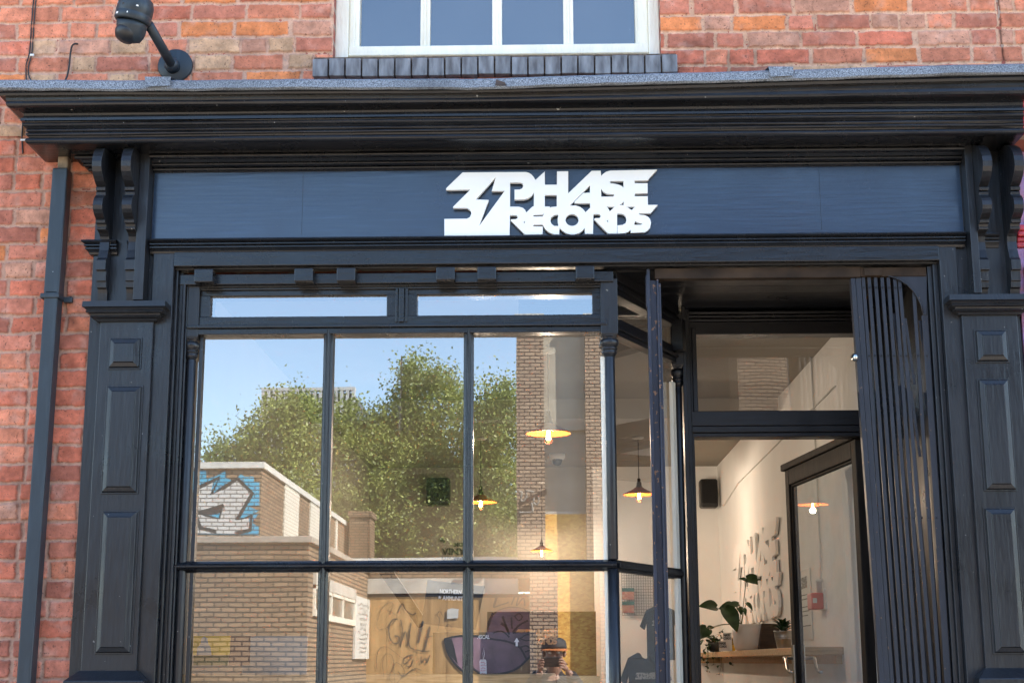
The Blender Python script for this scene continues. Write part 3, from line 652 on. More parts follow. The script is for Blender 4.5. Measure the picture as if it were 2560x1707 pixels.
# lintel and jamb boards of the opening
LZ0, LZ1 = 3.147, 3.203
lb = MB().box(-1.467, 1.578, -.055, .04, LZ0, LZ1+.003)
lb.build('lintel', 'paintH', SF, bevel=.003)
MB().box(-1.552, -1.467, -.050, .04, 1.0, LZ1+.0).box(1.578, 1.648, -.050, .04, 1.0, LZ1+.0).split('jamb_board', 'paint', SF, bevel=.003)
jm = MB()
jm.box(-1.467, -1.455, -.02, .08, 1.0, LZ0).box(-1.455, -1.440, .005, .08, 1, LZ0).box(-1.440, -1.428, .0, .08, 1, 3.09).box(-1.428, -1.42, .015, .08, 1, 3.09)
jm.build('inner_jamb', 'paint', SF, bevel=.003); jm = MB()
jm.box(1.558, 1.578, -.02, .8, 1.0, LZ0).box(1.54, 1.558, -.006, .8, 1.0, LZ0-.01).box(1.53, 1.54, .012, .8, 1.0, LZ0-.01)
jm.build('inner_jamb', 'paint', SF, bevel=.003)
# pilasters
def pilaster(x0, x1, cx0, cx1, panels):
    s = MB().box(x0, x1, -.068, -.02, 1.5, 2.935)
    o = s.build('pilaster', 'paint', SF, bevel=.004)
    for a, b, z0, z1 in panels:
        m = MB(); f = .020; d0 = .0685; d1 = .088
        m.box(a-.005, b+.005, -.0725, -.066, z0-.005, z1+.005)
        m.loft([[(a, -.0725, z0), (b, -.0725, z0), (b, -.0725, z1), (a, -.0725, z1)], [(a+.004, -.082, z0+.004), (b-.004, -.082, z0+.004), (b-.004, -.082, z1-.004), (a+.004, -.082, z1-.004)],
                [(a+f, -d1, z0+f), (b-f, -d1, z0+f), (b-f, -d1, z1-f), (a+f, -d1, z1-f)], [(a+f+.002, -d1-.005, z0+f+.002), (b-f-.002, -d1-.005, z0+f+.002), (b-f-.002, -d1-.005, z1-f-.002), (a+f+.002, -d1-.005, z1-f-.002)]])
        m.build('raised_panel', 'paint', o, bevel=.0015)
    # stepped capital
    c = MB(); Zs = [2.990, 2.966, 2.956, 2.948, 2.938, 2.930, 2.918]; ps = [.125, .125, .108, .112, .094, .098, .078]
    pts = [(.0, 2.990), (.125, 2.990), (.127, 2.968), (.118, 2.964), (.112, 2.957), (.116, 2.952), (.112, 2.947), (.101, 2.945), (.098, 2.939), (.102, 2.935), (.096, 2.930), (.086, 2.927), (.080, 2.919), (.02, 2.917)]
    rows = []
    for p, z in pts:
        e = p-.068
        rows.append([(x0-e, .0, z), (x0-e, -p, z), (x1+e, -p, z), (x1+e, 0, z)])
    c.loft(rows, cap=True, closed=True); c.build('capital', 'paint', o)
    # plinth block
    b = MB(); b.loft([[(x0-.045, 0, 1.0), (x0-.045, -.13, 1.0), (x1+.045, -.13, 1.0), (x1+.045, 0, 1.0)], [(x0-.045, 0, 1.535), (x0-.045, -.13, 1.535), (x1+.045, -.13, 1.535), (x1+.045, 0, 1.535)], [(x0-.005, 0, 1.572), (x0-.005, -.075, 1.572), (x1+.005, -.075, 1.572), (x1+.005, 0, 1.572)]])
    b.build('plinth', 'paint', o, bevel=.003)
    return o
pilaster(-1.745, -1.533, 0, 0, [(-1.700, -1.578, 2.731, 2.849), (-1.700, -1.564, 2.242, 2.657), (-1.690, -1.556, 1.637, 2.168)])
pilaster(1.645, 1.862, 0, 0, [(1.692, 1.812, 2.733, 2.856), (1.690, 1.805, 2.235, 2.661), (1.680, 1.795, 1.627, 2.164)])
# scroll brackets
def bracket(x0, x1, sgn):
    ys = [(364, .12), (364.6, .145), (366, .165), (368.5, .182), (373, .198), (380, .211), (390, .222), (402, .228), (415, .226), (428, .216), (440, .201), (452, .182), (460, .166), (467, .150)]
    ys += [(468, .160), (476, .158), (478, .143), (480, .152), (488, .150), (489.5, .158), (491, .168), (495, .177), (502, .184), (512, .187), (522, .183), (532, .170), (541, .153), (548, .136), (549, .134)]
    ys += [(550, .138), (557, .136), (559, .122), (568, .116), (569, .120), (574, .118), (576, .104), (584, .082), (592, .070), (605, .066), (625, .070), (643, .082)]
    ys += [(645, .084), (649, .098), (674, .098), (677, .084), (702, .082), (704, .076), (719, .074), (722, .062), (733, .058), (750, .052)]
    rim = [(p, P(300 if sgn < 0 else 2450, y, -p)[1]) for y, p in ys]
    z_off = 3.0-.004-rim[-1][1]
    zs = [z for p, z in rim]
    # enforce monotone heights
    out = []; last = 9
    for p, z in rim:
        z = min(z, last-.0003); out.append((p, z)); last = z
    out[-1] = (out[-1][0], 2.989)
    ring = lambda x: [(x, -.02, out[0][1])]+[(x, -p, z) for p, z in out]+[(x, -.02, out[-1][1])]
    mb = MB(); a, b = ring(x0), ring(x1); n = len(a)
    mb.add(a+b, [tuple(range(n-1, -1, -1)), tuple(range(n, 2*n))]); mb.add(a+b, [(i, (i+1) % n, n+(i+1) % n, n+i) for i in range(n)])
    return mb.build('scroll_bracket', 'paint', SF, bevel=.002)
bracket(-1.765, -1.728, -1); bracket(-1.650, -1.612, -1)
bracket(1.722, 1.758, 1); bracket(1.845, 1.882, 1)
# side cheeks of the fascia behind the brackets
MB().box(-1.612, -1.572, -.10, -.02, 3.0, 3.62).box(1.692, 1.722, -.10, -.02, 3.0, 3.62).split('fascia_cheek', 'paint', SF, bevel=.002)
# ---------- shop window
win = empty('x'); bpy.data.objects.remove(win)
YF = .03
wb = MB()
wb.box(-1.46, .29, .0, .06, 3.085, 3.128)           # blind box board
wb.box(-1.44, .30, .03, .09, 3.069, 3.086).box(-1.44, .30, .018, .09, 3.078, 3.086)
zl0, zl1 = 2.958, 3.047
# top lights
wb.box(-1.38, .25, YF+.012, .14, zl1, 3.07)
wb.box(-1.42, .26, YF, .14, 2.918, zl0)
for a, b in ((-1.42, -1.335), (-.621, -.499), (.206, .26)): wb.box(a, b, YF+.006, .14, zl0, zl1+.001)
wb.box(-.585, -.575, YF-.006, .1, 2.93, 3.07).box(-.57, -.55, YF-.012, .1, 2.93, 3.07).box(-.545, -.535, YF-.006, .1, 2.93, 3.07)
wb.box(-1.42, .262, YF-.022, .09, 2.908, 2.920).box(-1.42, .262, YF-.008, .09, 2.884, 2.908)    # drip mould
for a, b in ((-1.345, -.612), (-.508, .215)):      # small stepped beads round the lights
    wb.box(a, b, YF+.02, .075, zl1-.001, zl1+.006).box(a, b, YF+.02, .075, zl0-.006, zl0+.001)
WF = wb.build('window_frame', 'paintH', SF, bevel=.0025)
for px0 in (485, 735, 841, 1090, 1193, 1439):
    a = PX(px0, 690, -.062); MB().box(a, a+.0752, -.062, .03, PZ(701, -.062), PZ(668, -.062)).build('canopy_block', 'paintH', WF, bevel=.004)
def bar(x, z0, z1, w=.0385):
    m = MB()
    m.loft([[(x-w/2, .09, z), (x-w/2, .045, z), (x-w/2+.004, .042, z), (x-w*.30, .035, z), (x-w*.22, .034, z), (x-w*.2, .026, z), (x, .018, z), (x+w*.2, .026, z), (x+w*.22, .034, z), (x+w*.30, .035, z), (x+w/2-.004, .042, z), (x+w/2, .045, z), (x+w/2, .09, z)] for z in (z0, z1)])
    return m
for x in (-.853, -.291):
    bar(x, 1.05, 2.90).build('mullion', 'paint', WF)
rl = MB(); rz0, rz1 = 1.943, 1.986
pr = [(.09, rz1), (.045, rz1), (.03, rz1-.006), (.022, rz1-.010), (.014, rz1-.018), (.014, rz1-.024), (.022, rz1-.032), (.03, rz0+.008), (.045, rz0), (.09, rz0)]
rl.loft([[(x, y, z) for y, z in pr] for x in (-1.44, .285)])
rl.build('transom_rail', 'paintH', WF)
MB().box(-1.50, .32, -.03, .10, 1.0, 1.10).box(-1.5, .3, -.06, .02, 1.08, 1.11).box(-1.5, .3, .02, .1, .0, 1.05).build('sill', 'paintH', WF, bevel=.004)
def column(cx, cy, s, zt, zb, zbot, sq=.035, rr=.021, name='turned_column'):
    m = MB().box(cx-sq, cx+sq, cy-sq, cy+sq, zt, 3.10)
    m.loft([[(cx-sq, cy-sq, zt), (cx+sq, cy-sq, zt), (cx+sq, cy+sq, zt), (cx-sq, cy+sq, zt)], [(cx-sq*.7, cy-sq*.7, zt-.02), (cx+sq*.7, cy-sq*.7, zt-.02), (cx+sq*.7, cy+sq*.7, zt-.02), (cx-sq*.7, cy+sq*.7, zt-.02)]])
    h = zt-zb
    q = [(.86, 0), (1.05, -.01), (1.0, -.06), (.80, -.10), (.84, -.16), (1.05, -.20), (1.13, -.30), (1.10, -.40), (.92, -.50), (.80, -.56), (.95, -.60), (.98, -.64), (.82, -.70), (.86, -.76), (.92, -.80), (.78, -.88), (.62, -1.0)]
    m.lathe((cx, cy, zt-.004), [(sq*a, h*b) for a, b in q][::-1], 24)
    m.lathe((cx, cy, 0), [(rr, zbot), (rr, zb+.01)], 24)
    return m
column(.272, .045, 0, 2.874, 2.788, 1.986, .034, .0205).build('turned_column', 'paint', WF, bevel=.002)
MB().lathe((.272, .045, 0), [(.0225, 1.05), (.0225, 1.95)], 20).build('corner_post', 'paint', WF)
column(-1.405, .05, 0, 2.876, 2.788, 1.05, .030, .019).build('turned_column', 'paint', WF, bevel=.002)
MB().box(-1.375, -1.360, .05, .09, 1.05, 2.9).build('frame_stile', 'paint', WF, bevel=.002)
MB().box(.236, .254, .052, .068, 1.986, 2.79).box(.238, .252, .052, .068, 1.1, 1.943).split('white_reveal_strip', 'white_paint', WF)
# panes
def pane(x0, x1, z0, z1, tilt=0., tz=0., y=YG, m='glass'):
    me = MB(); xm = (x0+x1)/2; zm = (z0+z1)/2
    q = [(x, y+(x-xm)*tilt+(z-zm)*tz, z) for x, z in ((x0, z0), (x1, z0), (x1, z1), (x0, z1))]
    return me.add(q, [(0, 1, 2, 3)]).build('pane', m, WF, recalc=False)
pane(-1.345, -.61, zl0-.005, zl1+.005, 0, .003, .060); pane(-.51, .215, zl0-.005, zl1+.005, 0, .003, .060)
PXS = [(-1.40, -.84), (-.866, -.278), (-.304, .262)]
for i, (a, b) in enumerate(PXS):
    pane(a, b, 1.97, 2.90, (0., .0003, -.0002)[i])
for i, (a, b) in enumerate(PXS):
    pane(a, b, 1.04, 1.96, (.0, .0003, -.0052)[i], (-.001, 0, .0)[i])
# ---------- splayed side light
A = Vector((.290, .06)); B = Vector((.592, .66)); dn = (B-A).normalized()
sd = MB()
def run(z0, z1, w0, w1): sd.obox(A, B, w0, w1, z0, z1)
run(3.047, 3.10, -.01, .05); run(3.07, 3.085, -.022, .05); run(3.10, 3.14, -.02, .05)
run(2.918, 2.958, .0, .05); run(2.905, 2.918, -.015, .045); run(2.884, 2.905, -.004, .045)
SDt = sd; sd = MB()
run(1.943, 1.986, .0, .04); run(1.955, 1.975, -.012, .02); sd.build('side_light_rail', 'black', SF, bevel=.0025); sd = MB()
run(.0, 1.10, -.01, .05); sd.build('stall_panel', 'black', SF, bevel=.0025); sd = SDt
for t in (0., 1.):
    c = A.lerp(B, t); e = A.lerp(B, t+(.06 if t == 0 else -.06)); sd.obox(c, e, 0, .05, 2.93, 3.07)
SD = sd.build('side_light_frame', 'black', SF, bevel=.0025)
column(.600, .685, 0, 2.878, 2.780, 1.0, .027, .017).build('turned_column', 'black', SD, bevel=.002)
for z0, z1 in ((2.95, 3.05), (1.98, 2.89), (1.09, 1.95)):
    o = MB().add([(A.x-.02, A.y+.02, z0), (B.x-.02, B.y+.0, z0), (B.x-.02, B.y+.0, z1), (A.x-.02, A.y+.02, z1)], [(0, 1, 2, 3)]).build('pane', 'glassdoor', SD, recalc=False)
MB().obox(A.lerp(B, .915), A.lerp(B, .965), -.004, .012, 1.1, 1.943).obox(A.lerp(B, .915), A.lerp(B, .965), -.004, .012, 1.986, 2.79).split('white_reveal_strip', 'white_paint', SD)
# ---------- porch: door frame, transom light, ceiling
pf = MB(); YD = .75
pf.box(.622, .640, .66, .84, .5, 3.14).box(.640, .662, .72, .84, .5, 3.14).box(.662, .673, .745, .84, .5, 3.06).box(.673, .694, .745, .84, 2.66, 3.06)
pf.box(1.46, 1.558, .70, .84, .5, 3.14)
pf.box(.65, 1.5, YD-.03, .84, 3.118, 3.13).box(.65, 1.5, YD-.022, .84, 3.104, 3.114).box(.65, 1.5, YD-.014, .84, 3.088, 3.10).box(.65, 1.5, YD, .84, 3.03, 3.088)
pf.box(.65, 1.5, YD-.008, .84, 2.615, 2.682).box(.65, 1.5, YD-.016, .84, 2.585, 2.613).box(.65, 1.5, YD-.004, .84, 2.566, 2.585)
DF = pf.build('door_frame', 'black', SF, bevel=.003)
MB().add([(.69, .79, 2.67), (1.47, .79, 2.67), (1.47, .79, 3.04), (.69, .79, 3.04)], [(0, 1, 2, 3)]).build('pane', 'glassdoor', DF, recalc=False)
ck = MB().box(.30, 1.56, .02, .32, 3.15, 3.2)
for i in range(6): ck.box(-.1, 1.56, .06+i*.125, .06+i*.125+.1235, 3.14, 3.16)
ck.build('porch_ceiling', 'black', SF, bevel=.002)
MB().box(.29, 1.57, .82, .84, 3.125, 3.3).box(-.1, .60, .66, .70, 3.10, 3.3).build('porch_header', 'black', SF)
MB().box(1.54, 1.57, .05, .85, .3, 3.14).build('porch_side_panel', 'black', SF)
# ---------- door leaf, open inwards
Hn = Vector((1.41, .80)); Fr = Vector((1.278, 1.93))
DR = empty('door', (1.41, .8, .5), 'open glazed entrance door in dark brown black paint, swung into the shop', 'door')
L_ = (Fr-Hn).length
def dl(s0, s1, z0, z1, w0=-.022, w1=.022): 
    return MB().obox(Hn.lerp(Fr, s0/L_), Hn.lerp(Fr, s1/L_), w0, w1, z0, z1)
zt_ = 2.562
lf = MB()
for s0, s1, z0, z1 in ((0, .065, .5, zt_), (L_-.065, L_, .5, zt_), (.065, L_-.065, zt_-.08, zt_), (.065, L_-.065, .5, .75)):
    lf.obox(Hn.lerp(Fr, s0/L_), Hn.lerp(Fr, s1/L_), -.022, .022, z0, z1)
for s0, s1, z0, z1 in ((.065, .077, .75, zt_-.08), (L_-.077, L_-.065, .75, zt_-.08), (.065, L_-.065, zt_-.092, zt_-.08)):
    lf.obox(Hn.lerp(Fr, s0/L_), Hn.lerp(Fr, s1/L_), -.012, .012, z0, z1)
lf.build('leaf_frame', 'doorwood', DR, bevel=.004)
MB().obox(Hn, Hn.lerp(Fr, 1.03), -.035, .035, zt_, zt_+.035).build('weather_bar', 'doorwood', DR, bevel=.006)
a = Hn.lerp(Fr, .065/L_); b = Hn.lerp(Fr, 1-.065/L_)
MB().add([(a.x, a.y, .75), (b.x, b.y, .75), (b.x, b.y, zt_-.08), (a.x, a.y, zt_-.08)], [(0, 1, 2, 3)]).build('pane', glass_mat('door_leaf_glass', .055, .006, tint=(.90, .97, .99), nspeck=.8, film=.36), DR, recalc=False)  # strong film and bluish tint paint daylight brightness onto the leaf glass
nd = Vector((-(Fr-Hn).y, (Fr-Hn).x)).normalized(); dd = (Fr-Hn).normalized()
hc = Hn.lerp(Fr, 1-.033/L_)
hd = MB()
for s in (-1, 1):
    q = hc+nd*s*.026; hd.obox(q-dd*.018, q+dd*.018, -.004, .004, 1.47, 1.68)
    q2 = hc+nd*s*.075
    hd.tube([(hc.x+nd.x*s*.02, hc.y+nd.y*s*.02, 1.615), (q2.x, q2.y, 1.615), (q2.x-dd.x*.03, q2.y-dd.y*.03, 1.612), (q2.x-dd.x*.05, q2.y-dd.y*.05, 1.56), (q2.x-dd.x*.09, q2.y-dd.y*.09, 1.548), (q2.x-dd.x*.13, q2.y-dd.y*.13, 1.548)], .009, 10)
hd.build('handle', 'steel', DR)
ky = MB().lathe((Fr.x-.0, Fr.y, 1.86), [(.0, -.01), (.014, -.01), (.014, .03), (.0, .03)], 16, axis=(-dd.x, -dd.y, 0)); ky.build('lock_cylinder', 'steel', DR)
finish(DR)
# ================================================================== OBJECTS ON THE FRONT
# ---------- fascia logo, traced outline with its holes
LO = [(445,132),(1680,125),(1740,140),(1790,172),(1832,220),(1868,283),(2048,120),(2052,375),(2295,372),(2298,112),(2508,110),(2508,548),(2975,102),(3145,100),(3155,208),(3200,160),(3260,118),(3340,97),(4245,78),(4090,245),(4088,262),(4055,283),(3812,285),(3812,345),(4065,343),(4065,530),(3812,540),(3812,598),(4068,598),(4070,768),(4258,768),(4125,922),(3905,925),(3895,945),(3915,962),(4000,968),(4070,995),(4115,1045),(4132,1120),(4115,1200),(4070,1260),(4010,1300),(3745,1312),(3737,1240),(3690,1290),(3630,1315),(3482,1325),(3482,1170),(3580,1160),(3640,1125),(3662,1060),(3645,990),(3600,945),(3540,932),(3467,932),(3465,1325),(3300,1325),(3025,1045),(3045,1030),(3130,1025),(3158,990),(3140,950),(3100,940),(3002,940),(2995,1330),(2845,1330),(2838,1205),(2790,1270),(2720,1320),(2630,1343),(2560,1343),(2480,1322),(2405,1272),(2340,1205),(2333,1340),(2240,1343),(2150,1305),(2070,1240),(2030,1170),(2010,1146),(1825,1152),(1825,1190),(2012,1192),(2005,1340),(1670,1345),(1388,1062),(1400,1052),(1480,1050),(1525,1025),(1525,985),(1490,962),(1367,962),(1358,1360),(90,1365),(90,1043),(530,1038),(590,1005),(620,930),(600,870),(530,822),(262,822),(262,800),(605,462),(125,470),(125,440)]
circ = lambda cx, cy, rx, ry, n=28: [(cx+rx*math.cos(2*math.pi*k/n), cy+ry*math.sin(2*math.pi*k/n)) for k in range(n)]
LH = [[(1098,215),(1020,490),(1275,488),(755,1200),(950,672),(695,660)],
 [(1370,325),(1580,325),(1622,345),(1640,390),(1615,445),(1560,468),(1465,470),(1465,658),(1640,655),(1720,635),(1790,590),(1845,510),(1843,795),(1815,800),(1688,922),(1665,865),(1620,825),(1545,805),(1368,802)],
 [(2050,568),(2293,568),(2293,798),(2180,810),(2100,858),(2148,820),(2148,800),(2050,800)],
 [(1628,1105),(1665,1070),(1665,1138)],
 [(1825,958),(2010,952),(2060,898),(2015,995),(1825,997)],
 [(2330,950),(2240,960),(2180,1000),(2157,1065),(2175,1130),(2235,1180),(2330,1182),(2312,1100),(2312,1030)],
 circ(2588,1060,133,120),
 [(2945,372),(2945,530),(2812,533),(2640,705),(2640,728),(2945,728),(2947,800),(2965,805),(2852,915),(2800,850),(2740,805),(2660,780),(2535,782)],
 [(3155,430),(3200,500),(3270,542),(3340,550),(3400,552),(3425,578),(3400,602),(3155,608)],
 [(3600,295),(3340,297),(3322,320),(3345,345),(3420,352),(3500,370),(3560,400),(3602,440)],
 [(3604,685),(3604,772),(3495,770),(3560,740)],
 [(3235,798),(3435,795),(3322,902),(3310,860),(3280,820)],
 [(3640,798),(3835,795),(3758,870)],
 [(3262,1085),(3300,1040),(3305,1115)],
 [(3822,1075),(3880,1110),(3960,1122),(3968,1140),(3945,1158),(3798,1158)]]
def logo_mesh(name, f2, thick, m, parent=None, bevel=.0, only=None):
    """f2 maps traced units to local (x, z); extruded along y"""
    cu = bpy.data.curves.new(name, 'CURVE'); cu.dimensions = '2D'; cu.fill_mode = 'BOTH'; cu.extrude = thick/2; cu.bevel_depth = bevel; cu.bevel_resolution = 1
    for pts in [LO]+LH:
        sp = cu.splines.new('POLY'); sp.points.add(len(pts)-1)
        for i, p in enumerate(pts):
            x, z = f2(*p); sp.points[i].co = (x, z, 0, 1)
        sp.use_cyclic_u = True
    t = bpy.data.objects.new('tmp', cu); COL.objects.link(t); bpy.context.view_layer.update()
    me = bpy.data.meshes.new_from_object(t.evaluated_get(bpy.context.evaluated_depsgraph_get())); me.name = name
    bpy.data.objects.remove(t); bpy.data.curves.remove(cu)
    me.materials.clear(); me.materials.append(M[m])
    for p in me.polygons: p.use_smooth = False
    o = bpy.data.objects.new(name, me); COL.objects.link(o)
    if parent: o.parent = parent
    return o
YL = -.058
def fl_(x, y): return P(1100+x/7.84, 415+y/7.84, YL)
LG = logo_mesh('shop_logo_sign', fl_, .018, 'white_sign', bevel=.001)
LG.data.transform(Matrix.Translation((0, YL+.009, 0)) @ Matrix.Rotation(R(90), 4, 'X'))
LG.data.transform(Matrix.Translation((0, -.0, 0)))
tag(LG, 'white cut-out 3PHASE RECORDS lettering with lightning bolt on the navy fascia', 'sign')
lx0, lz0 = fl_(90, 1365); lx1, lz1 = fl_(4258, 78)
# ---------- security gate
GT = empty('folding_security_gate', (1.35, 0, .5), 'blue-black collapsible lattice gate folded to the right side of the shop doorway', 'gate')
YGt = .0
def barseg(px0, py0, px1, py1, wpx, y=YGt, th=.012):
    a = Vector(P(px0, py0, y)); b = Vector(P(px1, py1, y)); e = (b-a)/(b.y-a.y); b = a+e*(1.0-a.y)
    w_ = wpx/640
    m = MB(); m.hexa([(b.x, y, b.y), (b.x+w_, y, b.y), (b.x+w_, y+th, b.y), (b.x, y+th, b.y)], [(a.x, y, a.y), (a.x+w_, y, a.y), (a.x+w_, y+th, a.y), (a.x, y+th, a.y)])
    return m
tops = [(2154, 693, 2199), (2168.5, 693, 2215), (2184.5, 693, 2231.5), (2201, 693, 2247), (2216.5, 693, 2263.5), (2233, 697, 2281), (2245, 701, 2300), (2281, 730, 2317), (2307, 787, 2336)]
barseg(2127, 695, 2200, 1707, 11, -.004, .035).build('leading_stile', 'gate', GT, bevel=.0015)
barseg(2138.5, 694, 2211, 1707, 14, -.001, .03).build('leading_stile', 'gate', GT, bevel=.0015)
for i, (a, t, b) in enumerate(tops):
    o = barseg(a, t, b+ (1707-1294)*.066, 1707, 8.6).build('picket', 'gate', GT, bevel=.001)
    rv = MB()
    for yy in (719, 889, 1294):
        if yy < t+8: continue
        xx = a+(b-a)*(yy-t)/(1294-t)+4.3; c = P(xx, yy, YGt); rv.lathe((c[0], YGt-.003, c[1]), [(.0001, -.0), (.0042, .0), (.0042, .004)], 10, axis=(0, 1, 0))
    if rv.v: rv.split('rivet', 'steel' if 0 else 'black', o)
    barseg(a+5, t+10, b+9+(1707-1294)*.066, 1707, 3.6, .05, .006).build('rear_picket', 'gate', GT, bevel=.001)
lt = MB()
for i in range(4, 8):
    xx = tops[i][0]; 
    for k in range(2):
        y0_ = 760+i*6+k*180; x0_ = xx+14+k*14
        a = P(x0_, y0_, .02); b = P(x0_+20+i*.5, y0_+165, .02)
        lt.hexa([(b[0], .016, b[1]), (b[0]+.011, .016, b[1]), (b[0]+.011, .022, b[1]), (b[0], .022, b[1])], [(a[0], .016, a[1]), (a[0]+.011, .016, a[1]), (a[0]+.011, .022, a[1]), (a[0], .022, a[1])])
lt.build('lattice_strips', 'gate', GT)
tr = MB()
z0, z1 = P(1900, 697, -.0)[1], P(1900, 671, 0)[1]
tr.box(.456, 1.272, -.012, .03, z0+.001, z1).box(1.272, 1.535, -.009, .03, z0+.004, z1-.002)
M['dirtyrail'] = simple('rust_stained_top_rail', (.030, .021, .016), .8, .4, 7, .3, 30, spec=.15, col2=(.060, .038, .024))
tr.build('top_guide_rail', 'dirtyrail', GT, bevel=.002)
MB().box(PX(2161, 685, -.015), PX(2205, 685, -.015), -.017, -.008, z0+.006, z1-.006).build('rail_cover', 'dirtyrail', GT, bevel=.001)
# curved corner plate
cx = [P(x, y, -.004) for x, y in [(2223, 690), (2233, 693), (2250, 700), (2268, 711), (2283, 726), (2295, 745), (2303, 762), (2307, 780), (2308, 787), (2316, 787), (2317, 686), (2310, 683), (2225, 687)]]
MB().poly([(x, -.004, z) for x, z in cx], (0, .006, 0)).build('corner_plate', 'gate', GT)
lip = MB(); lp = [P(x, y, -.004) for x, y in [(2221, 690), (2233, 693.5), (2250, 700.5), (2268, 711.5), (2283, 726.5), (2295, 745.5), (2303, 762.5), (2307, 782)]]
lip.tube([(x, -.006, z) for x, z in lp], .0035, 6); lip.build('plate_lip', 'gate', GT)
MB().box(1.508, 1.532, -.002, .03, .5, P(2310, 788, 0)[1]).build('rear_stile', 'gate', GT, bevel=.002)
MB().lathe((PX(2137, 900, -.01), -.008, P(2132, 893, -.01)[1]), [(.0001, -.01), (.013, -.008), (.016, .0), (.013, .008)], 16, axis=(-1, -.4, 0)).build('lock', 'steel', GT)
finish(GT)
GP = empty('gate_closing_post', (.45, 0, .5), 'tall scuffed steel channel post standing in front of the splayed side window', 'post')
x0 = PX(1617, 683, 0)
M['gatepost'] = paint('scuffed_gate_paint', (.016, .018, .030), .38, (3, 3, 1), worn=(.24, .12, .06), chipt=.66)
g = MB().box(.424, .436, -.004, .03, .5, 3.135).box(.436, .462, .008, .02, .5, 3.09).box(.462, .469, -.012, .03, .5, 3.09).box(.469, .4785, -.004, .006, .5, 3.075).box(.420, .427, .0, .04, 2.98, 3.11)
g.build('channel', 'gatepost', GP, bevel=.0015)
GP['_']=0; del GP['_']; finish(GP)
# ---------- drainpipe
DP = empty('drainpipe', (-1.95, -.05, 0), 'square dark slate drainpipe running down the brick wall left of the shopfront', 'drainpipe')
def pipe(z0, z1, w_=.0275, m='pipe', nm='pipe', cx0=-1.952, cx1=-1.9385, y0=-.088, y1=-.022):
    zz = lambda z: cx0+(cx1-cx0)*(z-1.5)/2.05
    return MB().hexa([(zz(z0)-w_, y0, z0), (zz(z0)+w_, y0, z0), (zz(z0)+w_, y1, z0), (zz(z0)-w_, y1, z0)], [(zz(z1)-w_, y0, z1), (zz(z1)+w_, y0, z1), (zz(z1)+w_, y1, z1), (zz(z1)-w_, y1, z1)]).build(nm, m, DP, bevel=.006, seg=3)
pipe(0, 3.045); pipe(3.03, 3.555, .031)
z = P(110, 740, -.09)[1]
b = MB().box(-1.984, -1.908, -.094, -.015, z-.008, z+.012).box(-1.912, -1.875, -.03, -.012, z-.012, z+.012); b.build('clip', 'pipe', DP, bevel=.004)
M['oldpvc'] = simple('weathered_brown_pipe', (.16, .12, .08), .7, .3, 20)
MB().box(-1.955, -1.912, -.075, -.03, 3.54, 3.64).build('outlet_stub', 'oldpvc', DP, bevel=.006)
finish(DP)
# ---------- security camera on its arm
CC = empty('security_camera', (-1.514, 0, 4.02), 'dark painted turret security camera on an angled wall arm above the cornice', 'camera')
zp = P(438, 165, -.01)
MB().lathe((zp[0], 0, zp[1]), [(.0, .0), (.072, .0), (.072, .014), (.068, .018), (.0, .02)], 32, axis=(0, -1, 0)).build('wall_plate', 'pipe', CC)
e0 = Vector((zp[0]-.005, -.03, zp[1]-.012)); e1 = PP(372, 62, -.26)
ar = MB().lathe(e0+Vector((.0, .02, 0)), [(.030, 0), (.031, .03), (.022, .045)], 20, axis=(e1-e0)); ar.tube([e0, e0.lerp(e1, .5), e1], .0195, 16); ar.build('arm', 'pipe', CC)
hcn = PP(335, 36, -.30); axh = Vector((.22, -.10, 1)).normalized()
hb = MB().lathe(hcn, [(.0, .075), (.045, .075), (.064, .058), (.071, .035), (.072, .0), (.070, -.004), (.0715, -.006), (.0715, -.030), (.066, -.036), (.058, -.034), (.0, -.03)], 40, axis=axh); hb.build('housing', 'pipe', CC)
ax2 = Vector((-.12, .30, -1)).normalized()
bl = MB().lathe(hcn-axh*.03, [(.061, .0), (.060, .02), (.056, .045), (.050, .062), (.036, .082), (.0, .088)], 40, axis=ax2); BLo = bl.build('eyeball', 'pipe', CC)
vis = MB().lathe(hcn-axh*.03+ax2*.052+Vector((-.012, -.018, 0)), [(.047, -.01), (.046, .01), (.036, .030), (.0, .038)], 32, axis=(-.35, -.25, -1)); vis.build('lens_window', 'blackplastic', CC)
cbl = MB(); c0 = PP(312, 6, -.36); cbl.tube([c0+Vector((0, 0, -.012)), c0+Vector((-.006, .01, .02)), c0+Vector((-.012, .04, .06)), c0+Vector((.0, .1, .12))], .010, 10); cbl.build('cable_gland', 'blackplastic', CC)
pch = MB()
random.seed(12)
for _ in range(26):
    a = random.uniform(0, 6.28); rr_ = .0722; h = random.uniform(-.028, .05)
    u = axh.orthogonal().normalized(); v_ = axh.cross(u); d = u*math.cos(a)+v_*math.sin(a)
    if d.y > .3: continue
    c = hcn+d*(rr_ if h < .03 else .0705)+axh*min(h, .03); s_ = random.uniform(.0014, .0045)
    t1 = axh*s_; t2 = d.cross(axh)*s_*random.uniform(.6, 2)
    pch.add([c-t1-t2, c-t1+t2, c+t1+t2*.5, c+t1*.7-t2], [(0, 1, 2, 3)])
pch.split('bird_dropping', 'white_sign', CC, recalc=False)
finish(CC)
